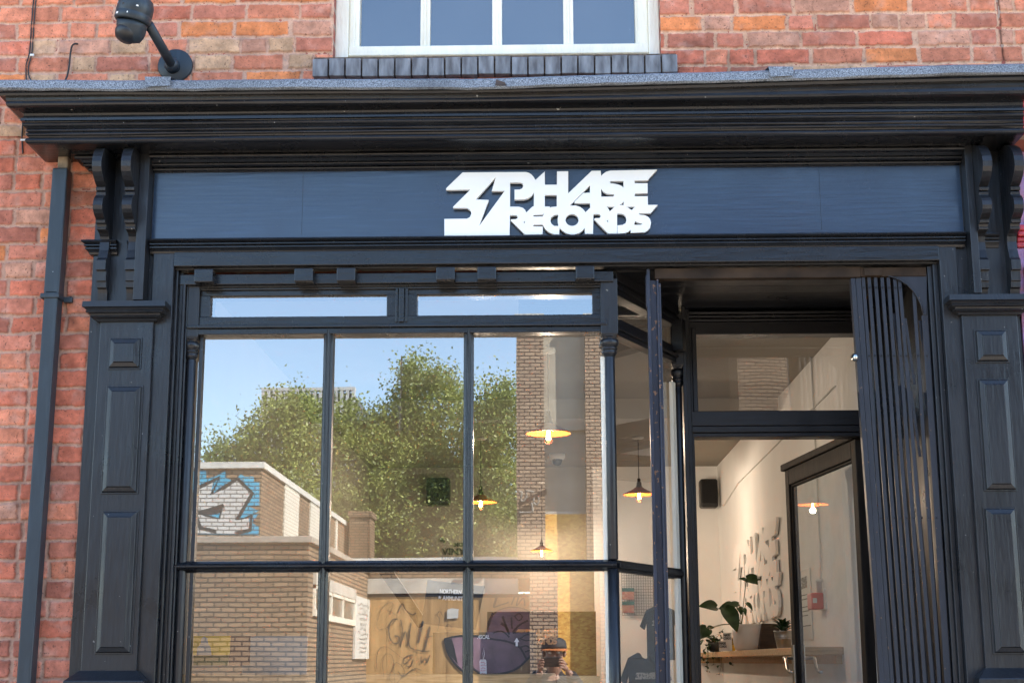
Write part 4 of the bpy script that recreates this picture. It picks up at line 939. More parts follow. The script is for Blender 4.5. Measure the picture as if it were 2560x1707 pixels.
# ---------- cables on the brickwork
def cable(name, pts, r, label, m='cord'):
    o = MB().tube(spline([PP(x, y, Y) for x, y, Y in pts], 6), r, 8).build(name, m); return tag(o, label, 'cable')
CB = cable('cable', [(90, -40, -.012), (84, 0, -.012), (79, 60, -.012), (74, 130, -.012), (65, 165, -.012), (67, 205, -.012), (70, 214, -.02)], .0028, 'pair of dark cables clipped down the bricks at the far left')
o = MB().tube(spline([PP(x, y, Y) for x, y, Y in [(97, -40, -.012), (90, 0, -.012), (85, 60, -.012), (80, 130, -.012), (71, 170, -.012), (73, 192, -.012), (80, 205, -.02)]], 6), .0028, 8).build('cable_strand', 'cord', CB)
c = P(79, 139, -.014); MB().box(c[0]-.006, c[0]+.010, -.019, -.009, c[1]-.004, c[1]+.005).build('cable_clip', 'whiteplastic', CB, bevel=.001)
cable('cable', [(196, 112, .0), (188, 110, -.022), (180, 116, -.026), (176, 135, -.022), (173, 165, -.02), (168, 190, -.02), (161, 206, -.03)], .0038, 'short black cable looping out of a hole in the brickwork')
CB2 = cable('cable', [(57, 295, -.012), (56, 320, -.012), (55, 345, -.012), (57, 385, -.012)], .0030, 'short black cable below the left end of the cornice')
c = P(58, 351, -.014); MB().box(c[0]-.01, c[0]+.010, -.018, -.009, c[1]-.003, c[1]+.004).build('cable_clip', 'whiteplastic', CB2)
# ---------- red neighbouring shopfront
NB = empty('neighbouring_shopfront', (2.1, -.04, 0), 'red and purple painted edge of the next shopfront at the right', 'shopfront')
MB().box(1.889, 2.6, -.035, .01, 0, 3.2).box(1.889, 2.6, -.04, .01, 3.285, 3.6).build('pilaster', 'purplepaint', NB, bevel=.004)
nm = MB()
for z0, z1, p in ((3.262, 3.285, .075), (3.24, 3.262, .068), (3.222, 3.24, .055), (3.20, 3.222, .048)): nm.box(1.889, 2.6, -p, .0, z0, z1)
nm.box(1.93, 2.6, -.06, .0, 3.12, 3.2).box(1.91, 2.0, -.06, 0, 0, 3.12); nm.build('moulding', 'redpaint', NB, bevel=.006)
MB().box(1.96, 2.6, -.05, .0, .5, 3.1).build('frame', 'redpaint', NB, bevel=.01)
mb = MB(); mb.loft([[(XR, -p, z+sag(1.9)*wf(z)) for p, z in prof[:iu+1]], [(2.7, -p, z+.03+sag(1.9)*wf(z)) for p, z in prof[:iu+1]]], cap=False, closed=False); mb.build('cornice', 'redpaint', NB)
finish(NB)
# ================================================================== INSIDE THE SHOP
def lamp():
    r = empty('pendant_lamp', (0, 0, 0), 'x', 'lamp', 'pendant lamps hanging inside the shop')
    MB().lathe((0, 0, 0), [(.0, .45), (.045, .45), (.045, .437), (.03, .432), (.0, .43)], 24).build('ceiling_rose', 'whiteplastic', r)
    MB().tube([(0, 0, .43), (0, 0, .12)], .003, 6).build('flex', 'cord', r)
    MB().lathe((0, 0, 0), [(.004, .125), (.012, .12), (.013, .095), (.019, .09), (.019, .065), (.024, .06), (.024, .045), (.018, .04)], 16).build('lamp_holder', 'brass', r)
    MB().lathe((0, 0, 0), [(.026, .052), (.034, .05), (.045, .040), (.09, .018), (.122, .002), (.126, -.004), (.124, -.005), (.118, -.001), (.088, .013), (.044, .034), (.026, .044)], 40, cap=False).build('lamp_shade', 'shade', r)
    MB().lathe((0, 0, 0), [(.012, .040), (.014, .02), (.020, -.005), (.026, -.030), (.024, -.048), (.014, -.060), (.003, -.064)], 20).build('bulb', 'bulbglass', r)
    f = MB()
    for k in range(6):
        a = k*math.pi/3; f.tube([(.007*math.cos(a), .007*math.sin(a), .015), (.011*math.cos(a), .011*math.sin(a), -.035)], .0022, 5)
    f.build('filament', 'bulb', r)
    return r
def place_lamp(o, x, z, y):
    o.location = (x, y, z)
    # hang exactly from the ceiling: stretch only the flex and rose
    for ch in o.children:
        if ch.name.startswith('ceiling_rose'): ch.location.z = CE-.45-z
        if ch.name.startswith('flex'):
            ch.scale.z = (CE-.02-z-.12)/.31; ch.location.z = .12-.12*ch.scale.z
    l = bpy.data.lights.new('bulb_light', 'POINT'); l.energy = 6.0 if y < 3 else 5.6; l.color = (1, .80, .60); l.shadow_soft_size = .022
    lo = bpy.data.objects.new('bulb_light', l); COL.objects.link(lo); lo.location = (x, y, z-.05)
base = lamp()
LPS = [(1371, 1082, 8.1, 'large-looking pendant lamp nearest the window, orange lit underside and filament bulb'),
       (1202, 1254, 11.4, 'lit pendant lamp partly hidden by the right mullion of the shop window'),
       (1598, 1235, 11.4, 'lit pendant lamp seen through the splayed side window'),
       (1354, 1376, 12.7, 'smallest lit pendant lamp just above the window rail')]
for i, (x, y, d, lab) in enumerate(LPS):
    o = base if i == 0 else copy_tree(base)
    X_, Z_ = P(x, y, d-5.75); place_lamp(o, X_, Z_, d-5.75); o['label'] = lab
    if i == 3: o.scale = (.75, .75, .75)
# dome camera
X_, Z_ = P(1393, 1165, 6.6)
DM = empty('dome_camera', (X_, 6.6, CE), 'small white dome camera with dark bubble on the shop ceiling', 'camera')
MB().lathe((X_, 6.6, CE), [(.0, 0), (.066, 0), (.066, -.03), (.055, -.045), (.0, -.045)], 32).build('base', 'whiteplastic', DM)
MB().lathe((X_, 6.6, CE-.045), [(.044, .002), (.043, -.015), (.034, -.038), (.018, -.05), (.0, -.053)], 24).build('dome', 'blackplastic', DM)
finish(DM)
def speaker(x0, x1, y0, y1, Y, lab):
    a = P(x0, y0, Y); b = P(x1, y1, Y)
    r = empty('wall_speaker', ((a[0]+b[0])/2, Y, b[1]), lab, 'speaker', 'black wall speakers in the shop')
    MB().box(a[0], b[0], Y, Y+.15, b[1], a[1]).build('cabinet', 'blackplastic', r, bevel=.022, seg=4)
    MB().box(a[0]+.012, b[0]-.012, Y-.004, Y+.004, b[1]+.035, a[1]-.012).build('grille', simple('speaker_grille', (.008, .008, .009), .9, .2, 200), r, bevel=.003)
    MB().box((a[0]+b[0])/2-.02, (a[0]+b[0])/2+.02, Y+.15, Y+.26, b[1]+.08, b[1]+.12).build('bracket', 'blackplastic', r)
    text_mesh('badge_lettering', 'JBL' if 0 else '', .02, 'inkwhite', r, (0, 0, 0)) if 0 else None
    finish(r)
speaker(1750, 1797, 1196, 1267, 7.2, 'black speaker on the cream back wall by the corner, seen through the doorway')
speaker(1066, 1124, 1193, 1261, 7.2, 'black speaker high on the greige back wall, seen through the middle window pane')
# raised white logo on the right inner wall
def wl(x, y):
    return ((x-90)/4168*2.45, (1365-y)/1287*.66)
WLg = logo_mesh('raised_wall_logo', wl, .018, 'white_wall', bevel=.001)
# map local x along -Y (reads left to right seen from the room), z up, facing -X
WLg.data.transform(Matrix(((0, 0, -1, 1.542), (-1, 0, 0, 6.45), (0, 1, 0, 1.86), (0, 0, 0, 1))))
tag(WLg, 'large white raised 3PHASE RECORDS lettering on the white side wall behind the plants', 'sign')
# corner shelf
SH = empty('corner_shelf', (1.46, 5, 1.63), 'pale pine shelf on the side wall carrying the potted plants', 'shelf')
MB().box(1.345, 1.56, 2.15, 7.44, 1.632, 1.672).build('board', 'wood', SH, bevel=.003)
MB().box(1.53, 1.56, 2.2, 7.40, 1.585, 1.632).box(1.345, 1.53, 7.41, 7.44, 1.585, 1.632).split('batten', 'wood', SH)
finish(SH)
ST = 1.672
def leafm(mb, base, tip, wd, fold=.25, up=Vector((0, 0, 1)), n=9, heart=True):
    base = Vector(base); tip = Vector(tip); ax = tip-base; L = ax.length; a = ax.normalized(); s = a.cross(up)
    if s.length < .1: s = a.cross(Vector((0, 1, 0)))
    s.normalize(); nn = s.cross(a).normalized(); rows = []
    for i in range(n+1):
        t = i/n
        w_ = wd/2*(math.sin(math.pi*min(1, t*.97+.03)**.62)**.8 if heart else math.sin(math.pi*(t*.9+.08))**.8*(1 if t < .98 else .2))
        c = base+a*L*t+nn*(L*.16*math.sin(math.pi*t))
        b0 = -a*wd*.16*(1-t)**3 if heart else Vector()
        rows.append([c-s*w_+nn*w_*fold+b0, c-s*w_*.5+nn*w_*fold*.4+b0*.6, c, c+s*w_*.5+nn*w_*fold*.4+b0*.6, c+s*w_+nn*w_*fold+b0])
    k = len(mb.v); vs = [v for r in rows for v in r]
    mb.add(vs, [(i*5+j, i*5+j+1, i*5+j+6, i*5+j+5) for i in range(n) for j in range(4)], True)
# anthurium in a white ribbed pot
pcx = 1.45; dY = 10.8-5.75
PL = empty('potted_plant', (pcx, dY, ST), 'anthurium with large dark heart-shaped leaves in a white ribbed pot', 'plant')
pt_ = MB(); n = 64; rings = []
for r_, h in [(.06, .0), (.075, .003), (.088, .02), (.096, .06), (.102, .12), (.104, .185), (.098, .185), (.096, .17), (.02, .165)]:
    rings.append([(pcx+(r_+(.0012 if k % 2 and .02 < h < .18 and r_ > .08 else 0))*math.cos(2*math.pi*k/n), dY+(r_+(.0012 if k % 2 and .02 < h < .18 and r_ > .08 else 0))*math.sin(2*math.pi*k/n), ST+h) for k in range(n)])
pt_.loft(rings, True, True); pt_.build('pot', 'potwhite', PL)
def q9(x, y, Y=dY): return PP(1700+x/4.158, 1330+y/4.158, Y)
lv = MB(); stm = MB()
root = q9(640, 965)
for bs, tp, wd, y in [((690, 480), (868, 555), .085, dY-.02), ((690, 510), (608, 480), .035, dY), ((375, 780), (190, 770), .085, dY-.05), ((610, 745), (425, 810), .05, dY-.03), ((470, 790), (595, 1040), .12, dY-.10), ((560, 800), (400, 795), .10, dY-.06), ((280, 1000), (198, 1110), .10, dY-.07), ((285, 1010), (360, 990), .045, dY-.05), ((610, 780), (640, 860), .05, dY), ((690, 735), (755, 815), .035, dY+.02), ((660, 790), (680, 870), .035, dY-.02)]:
    b_ = q9(*bs, y); t_ = q9(*tp, y-.04)
    leafm(lv, b_, t_, wd, up=Vector((.1, -1, .5)))
    m_ = (b_+root)/2+Vector((0, 0, .02)); stm.tube(spline([root, m_, b_], 6), .0022, 6)
lv.build('leaves', 'leaf', PL, recalc=False); stm.build('stems', 'stem', PL)
finish(PL)
# succulent in zinc bucket
scx = 1.445; sY = 9.12-5.75
SC = empty('potted_plant', (scx, sY, ST), 'spiky green succulent in a small zinc bucket beside the open door', 'plant')
MB().lathe((scx, sY, ST), [(.040, 0), (.041, .004), (.050, .055), (.0515, .056), (.0515, .060), (.052, .066), (.0535, .068), (.053, .072), (.057, .100), (.060, .102), (.059, .106), (.054, .103), (.05, .09), (.0, .088)], 40).build('bucket', 'zinc', SC)
lv = MB(); random.seed(3)
for k in range(26):
    a = k*2.4; el = .25+.95*(k/26); ln = random.uniform(.07, .105)
    d = Vector((math.cos(a)*math.cos(el), math.sin(a)*math.cos(el), math.sin(el)))
    b_ = Vector((scx, sY, ST+.095))+d*.008; leafm(lv, b_, b_+d*ln, .030, .4, n=6, heart=False)
lv.build('leaves', 'leaf', SC, recalc=False); finish(SC)
# trailing ivy in a dark pot
iY = 6.1; icx = 1.40
IV = empty('potted_plant', (icx, iY, ST), 'small ivy trailing over the shelf edge from a dark glass pot', 'plant')
ix, iz = P(1787, 1615, iY)
MB().lathe((ix, iY, ST), [(.035, 0), (.05, .02), (.055, .06), (.05, .075), (.0, .07)], 24).build('pot', 'blackplastic', IV)
lv = MB(); stm = MB(); random.seed(9)
for k in range(9):
    p = Vector((ix, iY, ST+.07)); pts = [p.copy()]
    vx = random.uniform(-.03, .02); vz = random.uniform(.01, .035)
    for j in range(9):
        p = p+Vector((vx+random.uniform(-.012, .012), random.uniform(-.02, .01), vz)); vz -= .010; pts.append(p.copy())
        if p.z < ST+.01 and p.x > 1.34: p.x -= .02
        for _ in range(2):
            d = Vector((random.uniform(-1, 1), random.uniform(-1, .2), random.uniform(-.8, .6))).normalized(); leafm(lv, p, p+d*random.uniform(.02, .038), .026, .2, n=4)
    stm.tube(pts, .0015, 5)
lv.build('leaves', 'leaf', IV, recalc=False); stm.build('stems', 'stem', IV); finish(IV)
# photo frame seen from behind and printed cards
fY = 9.6-5.75; a = P(1902, 1626, fY); b = P(1925, 1558, fY)
FRm = MB().hexa([(1.37, fY+.13, ST), (1.385, fY+.13, ST), (1.53, fY+.27, ST), (1.51, fY+.28, ST)], [(1.40, fY+.13, ST+.165), (1.412, fY+.13, ST+.165), (1.545, fY+.27, ST+.165), (1.53, fY+.28, ST+.165)]).build('picture_frame', 'darkwood', None, bevel=.003)
tag(FRm, 'dark wooden picture frame leaning on the shelf between the two pots', 'frame')
c0 = P(1798, 1630, dY+.1); cw = .062
CDs = empty('printed_card', (c0[0]+.03, dY+.1, ST), 'white card printed with bold black logo lettering, standing behind the white pot', 'card')
for i, (dx, h, bt, mt) in enumerate(((0, .072, 0, 'card'), (.035, .13, .0, 'card'), (.062, .095, .0, 'yellow'))):
    y_ = dY+.10+i*.03; x_ = c0[0]+dx
    MB().box(x_, x_+cw, y_, y_+.002, ST, ST+h).build('sheet', mt, CDs)
    k = 1/4168*cw*1.6
    def lf2(x, y, x_=x_, h=h): return (x_+(x-1900)/2300*cw, ST+.02+(1345-y)/1290*.042)
    t = text_mesh('lettering', 'HASE', .024, 'inkblack', CDs, (x_+.002, y_-.0012, ST+h-.026), off=.0006, sx=.85)
    text_mesh('lettering', 'CORDS', .022, 'inkblack', CDs, (x_+.002, y_-.0012, ST+h-.048), off=.0006, sx=.72)
finish(CDs)
# fire alarm box, cable and notice on the right wall (seen through the door leaf)
al = empty('fire_alarm_box', (1.56, 2.7, 1.75), 'red fire alarm call point on the wall behind the door glass', 'alarm')
a = P(2029, 1520, 2.55); b = P(2064, 1480, 2.55)
MB().box(1.545, 1.56, 2.55, 2.72, a[1]-.005, b[1]+.02).build('back_plate', 'whiteplastic', al, bevel=.002)
MB().box(1.478, 1.545, 2.56, 2.70, a[1]-.004, b[1]).build('box', 'red', al, bevel=.008, seg=3)
MB().box(1.485, 1.507, 2.557, 2.560, a[1]+.03, b[1]-.03).build('label_plate', 'card', al)
MB().lathe((1.535, 2.62, b[1]), [(.016, 0), (.016, .06), (.02, .06), (.02, .075)], 12).tube([(1.545, 2.62, b[1]+.07), (1.55, 2.62, b[1]+.2), (1.55, 2.62, CE)], .006, 8).build('conduit', 'whiteplastic', al)
finish(al)
nt_ = empty('paper_notice', (1.555, 3.25, 1.95), 'white paper notice with black heading pinned on the wall behind the door glass', 'notice')
MB().box(1.553, 1.557, 3.0, 3.32, 1.72, 2.13).build('sheet', 'card', nt_)
n_ = MB()
for z, l_ in ((1.98, .2), (1.955, .22), (1.91, .26), (1.885, .24), (1.86, .18), (1.80, .26)): n_.box(1.5515, 1.553, 3.30-l_, 3.30, z, z+.006)
n_.build('printed_lines', 'inkblack', nt_)
lg2 = logo_mesh('heading', lambda x, y: ((x-90)/4168*.2, (1365-y)/1287*.07), .0008, 'inkblack', nt_)
lg2.data.transform(Matrix(((0, 0, -1, 1.5515), (-1, 0, 0, 3.30), (0, 1, 0, 2.02), (0, 0, 0, 1))))
finish(nt_)
# shelf cable clipped along the wall
o = MB().tube([(1.552, 7.3, 2.95), (1.552, 7.0, 2.90), (1.552, 6.0, 2.98), (1.552, 2.0, 3.02)], .004, 6).build('cable', 'whiteplastic'); tag(o, 'thin white cable clipped along the top of the inner side wall', 'cable')
# "more vinyl upstairs" sign on the far wall
Yf = 7.442
mv = empty('wall_lettering', (P(1120, 1390, Yf)[0], Yf, P(1120, 1390, Yf)[1]), 'black lettering MORE VINYL UPSTAIRS with an arrow, high on the far wall', 'sign')
s_ = (Yf+5.75)/3704
def tx_(body, px0, pyb, hpx, wpx):
    X_, Z_ = P(px0, pyb, Yf); o = text_mesh('lettering', body, 1, 'inkblack', mv, (0, 0, 0), off=.03)
    v = np.array([p.co for p in o.data.vertices]); x0_, x1_ = v[:, 0].min(), v[:, 0].max(); z0_, z1_ = v[:, 2].min(), v[:, 2].max()
    o.data.transform(Matrix.Translation((X_, Yf, Z_)) @ Matrix.Diagonal((wpx*s_/(x1_-x0_), 1, hpx*s_/(z1_-z0_), 1)) @ Matrix.Translation((-x0_, 0, -z0_)))
tx_('MORE', 1136, 1366, 10, 38); tx_('VINYL', 1104, 1387, 17, 72); tx_('UPSTAIRS', 1104, 1400, 9, 72)
ap_ = [(785, 620), (815, 622), (807, 630), (822, 645), (812, 655), (798, 640), (788, 648)]
MB().poly([PP(800+x/2.613, 1107+y/2.613, Yf) for x, y in ap_], (0, -.004, 0)).build('arrow', 'inkblack', mv)
finish(mv)
# wire grid panel with pouches
gY = 7.42; a = P(1554, 1430, gY); b = P(1634, 1537, gY)
GR = empty('wire_grid_panel', (b[0], gY, b[1]), 'black wire grid display panel on the cream wall behind the side window', 'display')
g = MB(); nx = 13; nz_ = 15
for i in range(nx+1): x = a[0]+(b[0]-a[0])*i/nx; g.box(x-.0015, x+.0015, gY-.004, gY, b[1], a[1])
for i in range(nz_+1): z = b[1]+(a[1]-b[1])*i/nz_; g.box(a[0], b[0], gY-.007, gY-.004, z-.0015, z+.0015)
g.build('wires', 'mesh', GR); finish(GR)
for k, (x0_, y0_, x1_, y1_) in enumerate(((1555, 1469, 1586, 1498), (1555, 1503, 1586, 1531))):
    a = P(x0_, y0_, gY-.03); b = P(x1_, y1_, gY-.03)
    r = empty('hanging_pack', (a[0], gY-.03, b[1]), ('upper' if k == 0 else 'lower')+' orange and teal packet hanging on the wire grid', 'packet', 'packets on the wire grid')
    MB().box(a[0], b[0], gY-.03, gY-.015, b[1], a[1]-.03).build('pouch', 'orange', r, bevel=.004); MB().box(a[0], b[0], gY-.032, gY-.014, a[1]-.03, a[1]).build('header_card', 'teal', r); finish(r)
# T-shirts
def tee(cx, ztop, Y, w_, h, lab, rot=0, logo=True):
    r = empty('t_shirt', (cx, Y, ztop-h), lab, 't-shirt', 'charcoal T-shirts on display')
    pts = [(-.11, 0), (-.07, -.01), (-.045, -.045), (0, -.06), (.045, -.045), (.07, -.01), (.11, 0), (.24, -.05), (.36, -.26), (.27, -.31), (.235, -.22), (.235, -.70), (-.235, -.70), (-.235, -.22), (-.27, -.31), (-.36, -.26), (-.24, -.05)]
    mb = MB(); n = len(pts)
    P3 = [Vector((cx+x*w_/.72, Y+.01*math.sin(x*20)+.006*math.sin(z*14), ztop+z*h/.7)) for x, z in pts]
    mb.poly(P3, (0, .015, 0)); mb.build('fabric', 'shirt', r, bevel=.003)
    if logo:
        s = w_*.42
        lg = logo_mesh('chest_print', lambda x, y: ((x-90)/4168*s, (1365-y)/1287*s*.31), .001, 'cream_print', r)
        lg.data.transform(Matrix.Translation((cx-s/2, Y-.014, ztop-h*.36)) @ Matrix.Rotation(R(90), 4, 'X'))
    finish(r)
X_, Z_ = P(1650, 1515, 1.15); tee(X_+.0, Z_, 1.15, .19, .24, 'charcoal T-shirt with cream chest print hanging behind the steel gate post')
X_, Z_ = P(1625, 1630, .95); tee(X_-.02, Z_, .95, .23, .32, 'lower charcoal T-shirt behind the side window, below the one with the larger print', logo=True)
# dark record counter far inside, with cut-out sign
cY = 6.25; a = P(1218, 1528, cY); b = P(1492, 1700, cY)
RC = empty('record_display_unit', ((a[0]+b[0])/2, cY, .5), 'dark brown record display unit in the middle of the shop', 'display unit')
MB().box(a[0], b[0], cY, cY+.5, .5, a[1]).build('carcass', 'darkwood', RC, bevel=.004)
MB().box(a[0]+.04, b[0]-.04, cY-.03, cY, 1.1, 1.14).box(a[0]+.04, b[0]-.04, cY-.03, cY, 1.5, 1.53).build('shelf', 'darkwood', RC)
finish(RC)
lgx = logo_mesh('cut_out_logo_sign', lambda x, y: ((x-90)/4168*(107/3704*12), (1365-y)/1287*(40/3704*12)), .01, 'wood')
a = P(1286, 1612, cY-.05); lgx.data.transform(Matrix.Translation((a[0], cY-.05, a[1])) @ Matrix.Rotation(R(90), 4, 'X')); tag(lgx, 'small pale wooden cut-out 3PHASE RECORDS sign on the dark display unit', 'sign')
# window bench
WBn = empty('window_bench', (0, .5, .5), 'pine bench top behind the lower window panes', 'bench')
zt_ = P(1200, 1684, .35)[1]
MB().box(-1.5, PX(1390, 1690, .35), .35, .75, zt_-.06, zt_).build('beam', 'wood', WBn, bevel=.004)
MB().box(PX(1391, 1690, .34), PX(1500, 1690, .34), .34, .42, zt_-.11, zt_-.008).build('beam_end', 'endgrain', WBn, bevel=.004)
MB().box(-1.45, -1.38, .4, .7, .5, zt_-.06).box(.1, .17, .45, .7, .5, zt_-.11).split('leg', 'wood', WBn)
finish(WBn)
# ammunition style record box
bY = .55
RB = empty('record_box', (-.15, bY, zt_), 'black record box with open lid lettered NORTHERN SOUL AMMUNITION, on the window bench', 'record box')
def z6(x, y, Y): return PP(1050+x/4.612, 1400+y/4.612, Y)
bt = zt_
a = z6(150, 830, bY); b = z6(1340, 830, bY)
M['smoked'] = simple('black_board', (.02, .021, .022), .5, .1)
bx = MB().box(a.x, b.x, bY, bY+.012, bt, a.z).box(a.x, a.x+.012, bY, bY+.2, bt, a.z).box(b.x-.012, b.x, bY, bY+.2, bt, a.z).box(a.x, b.x, bY+.19, bY+.2, bt, a.z)
bx.build('case', 'smoked', RB, bevel=.002)
l_ = [z6(85, 225, bY+.30), z6(750, 300, bY+.30), z6(640, 800, bY+.2), z6(20, 730, bY+.2)]
MB().poly(l_, (0, .008, 0)).build('lid', 'smoked', RB)
sc = (5.75+bY)/3704
def btext(body, x, y, hpx, wpx, Y, shear=0, rot=0, name='lettering'):
    q = z6(x, y, Y); o = text_mesh(name, body, 1, 'inkwhite', RB, (0, 0, 0), off=.03, shear=0)
    v = np.array([p.co for p in o.data.vertices]); x0_, x1_ = v[:, 0].min(), v[:, 0].max(); z0_, z1_ = v[:, 2].min(), v[:, 2].max()
    o.data.transform(Matrix.Translation(q) @ Matrix.Rotation(R(rot), 4, 'Y') @ Matrix.Diagonal((wpx/4.612*sc/(x1_-x0_), 1, hpx/4.612*sc/(z1_-z0_), 1)) @ Matrix.Translation((-x0_, 0, -z0_)))
btext('NORTHERN SOUL', 228, 380, 52, 390, bY+.25, rot=3); btext('AMMUNITION', 258, 456, 52, 330, bY+.24, rot=3)
btext('.45CAL', 660, 905, 45, 140, bY-.004)
st = []
for k in range(10):
    rr_ = .009 if k % 2 == 0 else .0038; c = z6(228, 425, bY+.24); st.append(c+Vector((rr_*math.sin(k*math.pi/5), 0, rr_*math.cos(k*math.pi/5))))
MB().poly(st, (0, -.002, 0)).build('star', 'inkwhite', RB)
MB().poly([z6(x, y, bY-.002) for x, y in ((1115, 890), (1145, 940), (1128, 938), (1128, 988), (1103, 988), (1103, 938), (1085, 940))], (0, -.002, 0)).build('arrow', 'inkwhite', RB)
finish(RB)
tY = .5; TG = empty('price_tag', z6(728, 1330, tY), 'white price tag with red handwriting hanging on a string in front of the record box', 'price tag')
MB().poly([z6(x, y, tY) for x, y in ((700, 1140), (755, 1140), (765, 1160), (770, 1330), (693, 1330), (686, 1160))], (0, .002, 0)).build('card', 'card', TG)
MB().tube([z6(728, 1150, tY-.003), z6(722, 1080, tY-.003), z6(735, 1000, tY-.003), z6(742, 1080, tY-.003), z6(730, 1150, tY-.003)], .0012, 5).build('string', 'card', TG)
hw = MB(); random.seed(4)
for k in range(5):
    y_ = 1180+k*30; pts = [(700+8*j, y_+random.uniform(-9, 9)) for j in range(8)]
    ribbon(hw, pts, 5, lambda q: z6(q.x, q.y, tY-.0015))
hw.build('handwriting', 'inkred', TG, recalc=False); finish(TG)
# record sleeves at the left end of the window
def z5(x, y, Y): return PP(x/2.613, 1107+y/2.613, Y)
a = z5(1265, 1258, 0.30); b = z5(1500, 1383, 0.30)
YS = empty('record_sleeve', (a.x, .30, b.z), 'yellow record sleeve with a grey hooded figure, in the lower left window pane', 'record')
MB().box(a.x, b.x, .30, .306, b.z, a.z).build('sleeve', 'yellow', YS)
fg = [(1285, 1383), (1290, 1335), (1312, 1310), (1315, 1275), (1335, 1262), (1357, 1275), (1360, 1310), (1375, 1330), (1382, 1383)]
MB().poly([z5(x, y, .299) for x, y in fg], (0, -.001, 0)).build('printed_figure', 'grey_panel', YS); finish(YS)
a = z5(1500, 1260, .32); b = z5(1630, 1450, .32)
o = MB().box(a.x, b.x, .32, .326, b.z, a.z).build('record_sleeve', 'brown_sleeve'); tag(o, 'dark brown record sleeve right of the yellow one in the lower left pane', 'record')
a = z5(1265, 1385, .33); b = z5(1490, 1450, .33)
M['olive'] = simple('olive_card', (.12, .13, .03), .6, .1)
o = MB().box(a.x, b.x, .33, .336, b.z, a.z).build('record_sleeve', 'olive'); tag(o, 'olive green record sleeve directly below the yellow one', 'record')
a = z5(1590, 1260, .5); b = z5(2000, 1568, .5)
o = MB().box(a.x, b.x, .5, .52, b.z-.3, a.z).build('display_board', 'grey_panel'); tag(o, 'plain pale grey display board inside the lower left window pane', 'board')
# dark stair string inside
o = MB().poly([PP(x, y, 4.0) for x, y in ((925, 1400), (965, 1400), (1062, 1545), (1055, 1566), (1045, 1568))], (0, .06, 0)).build('handrail', 'darkwood'); tag(o, 'dark sloping handrail inside the shop behind the middle pane', 'handrail')
# interior daylight comes through the windows; bounce lamps above are the pendants only
# ================================================================== ACROSS THE STREET (seen in the glass)
def VX(px, d): return V(px, 1400, d)[0]
def VZ(py, d, px=1000): return V(px, py, d)[1]
d1, d2, d3 = 23., 28., 30.5
Y1, Y2, Y3 = YR(d1), YR(d2), YR(d3)
xc = VX(771, d1); zt1 = VZ(1340, d1, 771); 
LB = empty('low_brick_building', (-8, Y1, 0), 'low brown brick building with white copings across the street, mirrored in the window', 'building')
lw = MB().box(-16, xc, Y1-12, Y1, -.1, zt1-.10); lw.build('wall', 'brownbrick', LB)
cp = MB().box(-16, xc+.06, Y1-12, Y1+.06, zt1-.10, zt1); cp.build('coping', simple('weathered_coping', (.34, .29, .23), .8, .15), LB, bevel=.01)
# window and sign on the side wall
def side(px_, X_):  # depth at which a ray in column px meets the wall x=X_
    return (X_*FPX)/(px_-1355.)
dA, dB = side(785, xc), side(888, xc)
yA, yB = YR(dA), YR(dB)
zl = VZ(1435, dA, 785); zh = VZ(1466, dA, 785); zb_ = VZ(1528, dA, 785)
wn = MB().box(xc, xc+.05, yB, yA, zh, zl); wn.build('lintel', 'concrete', LB)
wf_ = MB().box(xc-.0, xc+.05, yB, yA, zb_-.1, zb_).box(xc, xc+.04, yB, yB+.08, zb_, zh).box(xc, xc+.04, yA-.08, yA, zb_, zh).box(xc, xc+.04, yB, yA, zh-.06, zh)
for t in (.33, .62): ym = yB+(yA-yB)*t; wf_.box(xc, xc+.04, ym-.04, ym+.04, zb_, zh)
WL_ = wf_.build('window', 'white_paint', LB); MB().box(xc+.001, xc+.012, yB+.05, yA-.05, zb_, zh-.05).build('pane', simple('dark_office_glass', (.12, .13, .12), .15, .2, 3), WL_)
finish(LB)
yA, yB = YR(side(888, xc)), YR(side(922, xc)); zt_s = VZ(1488, side(888, xc), 890); zb_s = VZ(1648, side(888, xc), 890)
SG = empty('wall_sign', (xc+.05, (yA+yB)/2, zb_s), 'tall narrow cream sign with faded dark lettering on the brown brick side wall', 'sign')
MB().box(xc+.0, xc+.06, yB, yA, zb_s, zt_s).build('board', 'coping', SG, bevel=.01)
tl = MB(); random.seed(2)
for k in range(11):
    z = zt_s-.12-k*(zt_s-zb_s-.2)/11; wdt = random.uniform(.45, .85)*(yA-yB); c = (yA+yB)/2; pts = []
    nn = 22
    for j in range(nn): pts.append((c+wdt*(j/(nn-1)-.5), z-.03+random.uniform(-.035, .035)))
    ribbon(tl, pts, .012, lambda q: Vector((xc+.064, q.x, q.y)))
tl.build('faded_lettering', 'inkblack', SG, recalc=False); finish(SG)
# upper storey with mural and cream stripes
x2 = VX(647, d2); z2a = 3.2; z2b = VZ(1155, d2, 600)
UB = empty('striped_brick_building', (-10, Y2, 0), 'brown brick block with cream stripes and a blue and white mural, mirrored at left', 'building')
dEnd = 42.; yE = YR(dEnd)
MB().box(-18, x2, yE, Y2, z2a-.2, z2b-.12).box(-18, x2-.2, yE, Y2-.3, 0, z2a-.2).build('wall', 'brownbrick', UB)
MB().box(-18, x2+.05, yE, Y2+.05, z2b-.12, z2b).build('coping', 'coping', UB)
for pa, pb in ((706, 742), (771, 801.5), (838, 842), (871, 896)):
    a = YR(side(pa, x2)); b = YR(side(pb, x2)); MB().box(x2-.02, x2+.03, b, a, 3.55, z2b-.12).build('cream_panel', 'cream_panel', UB)
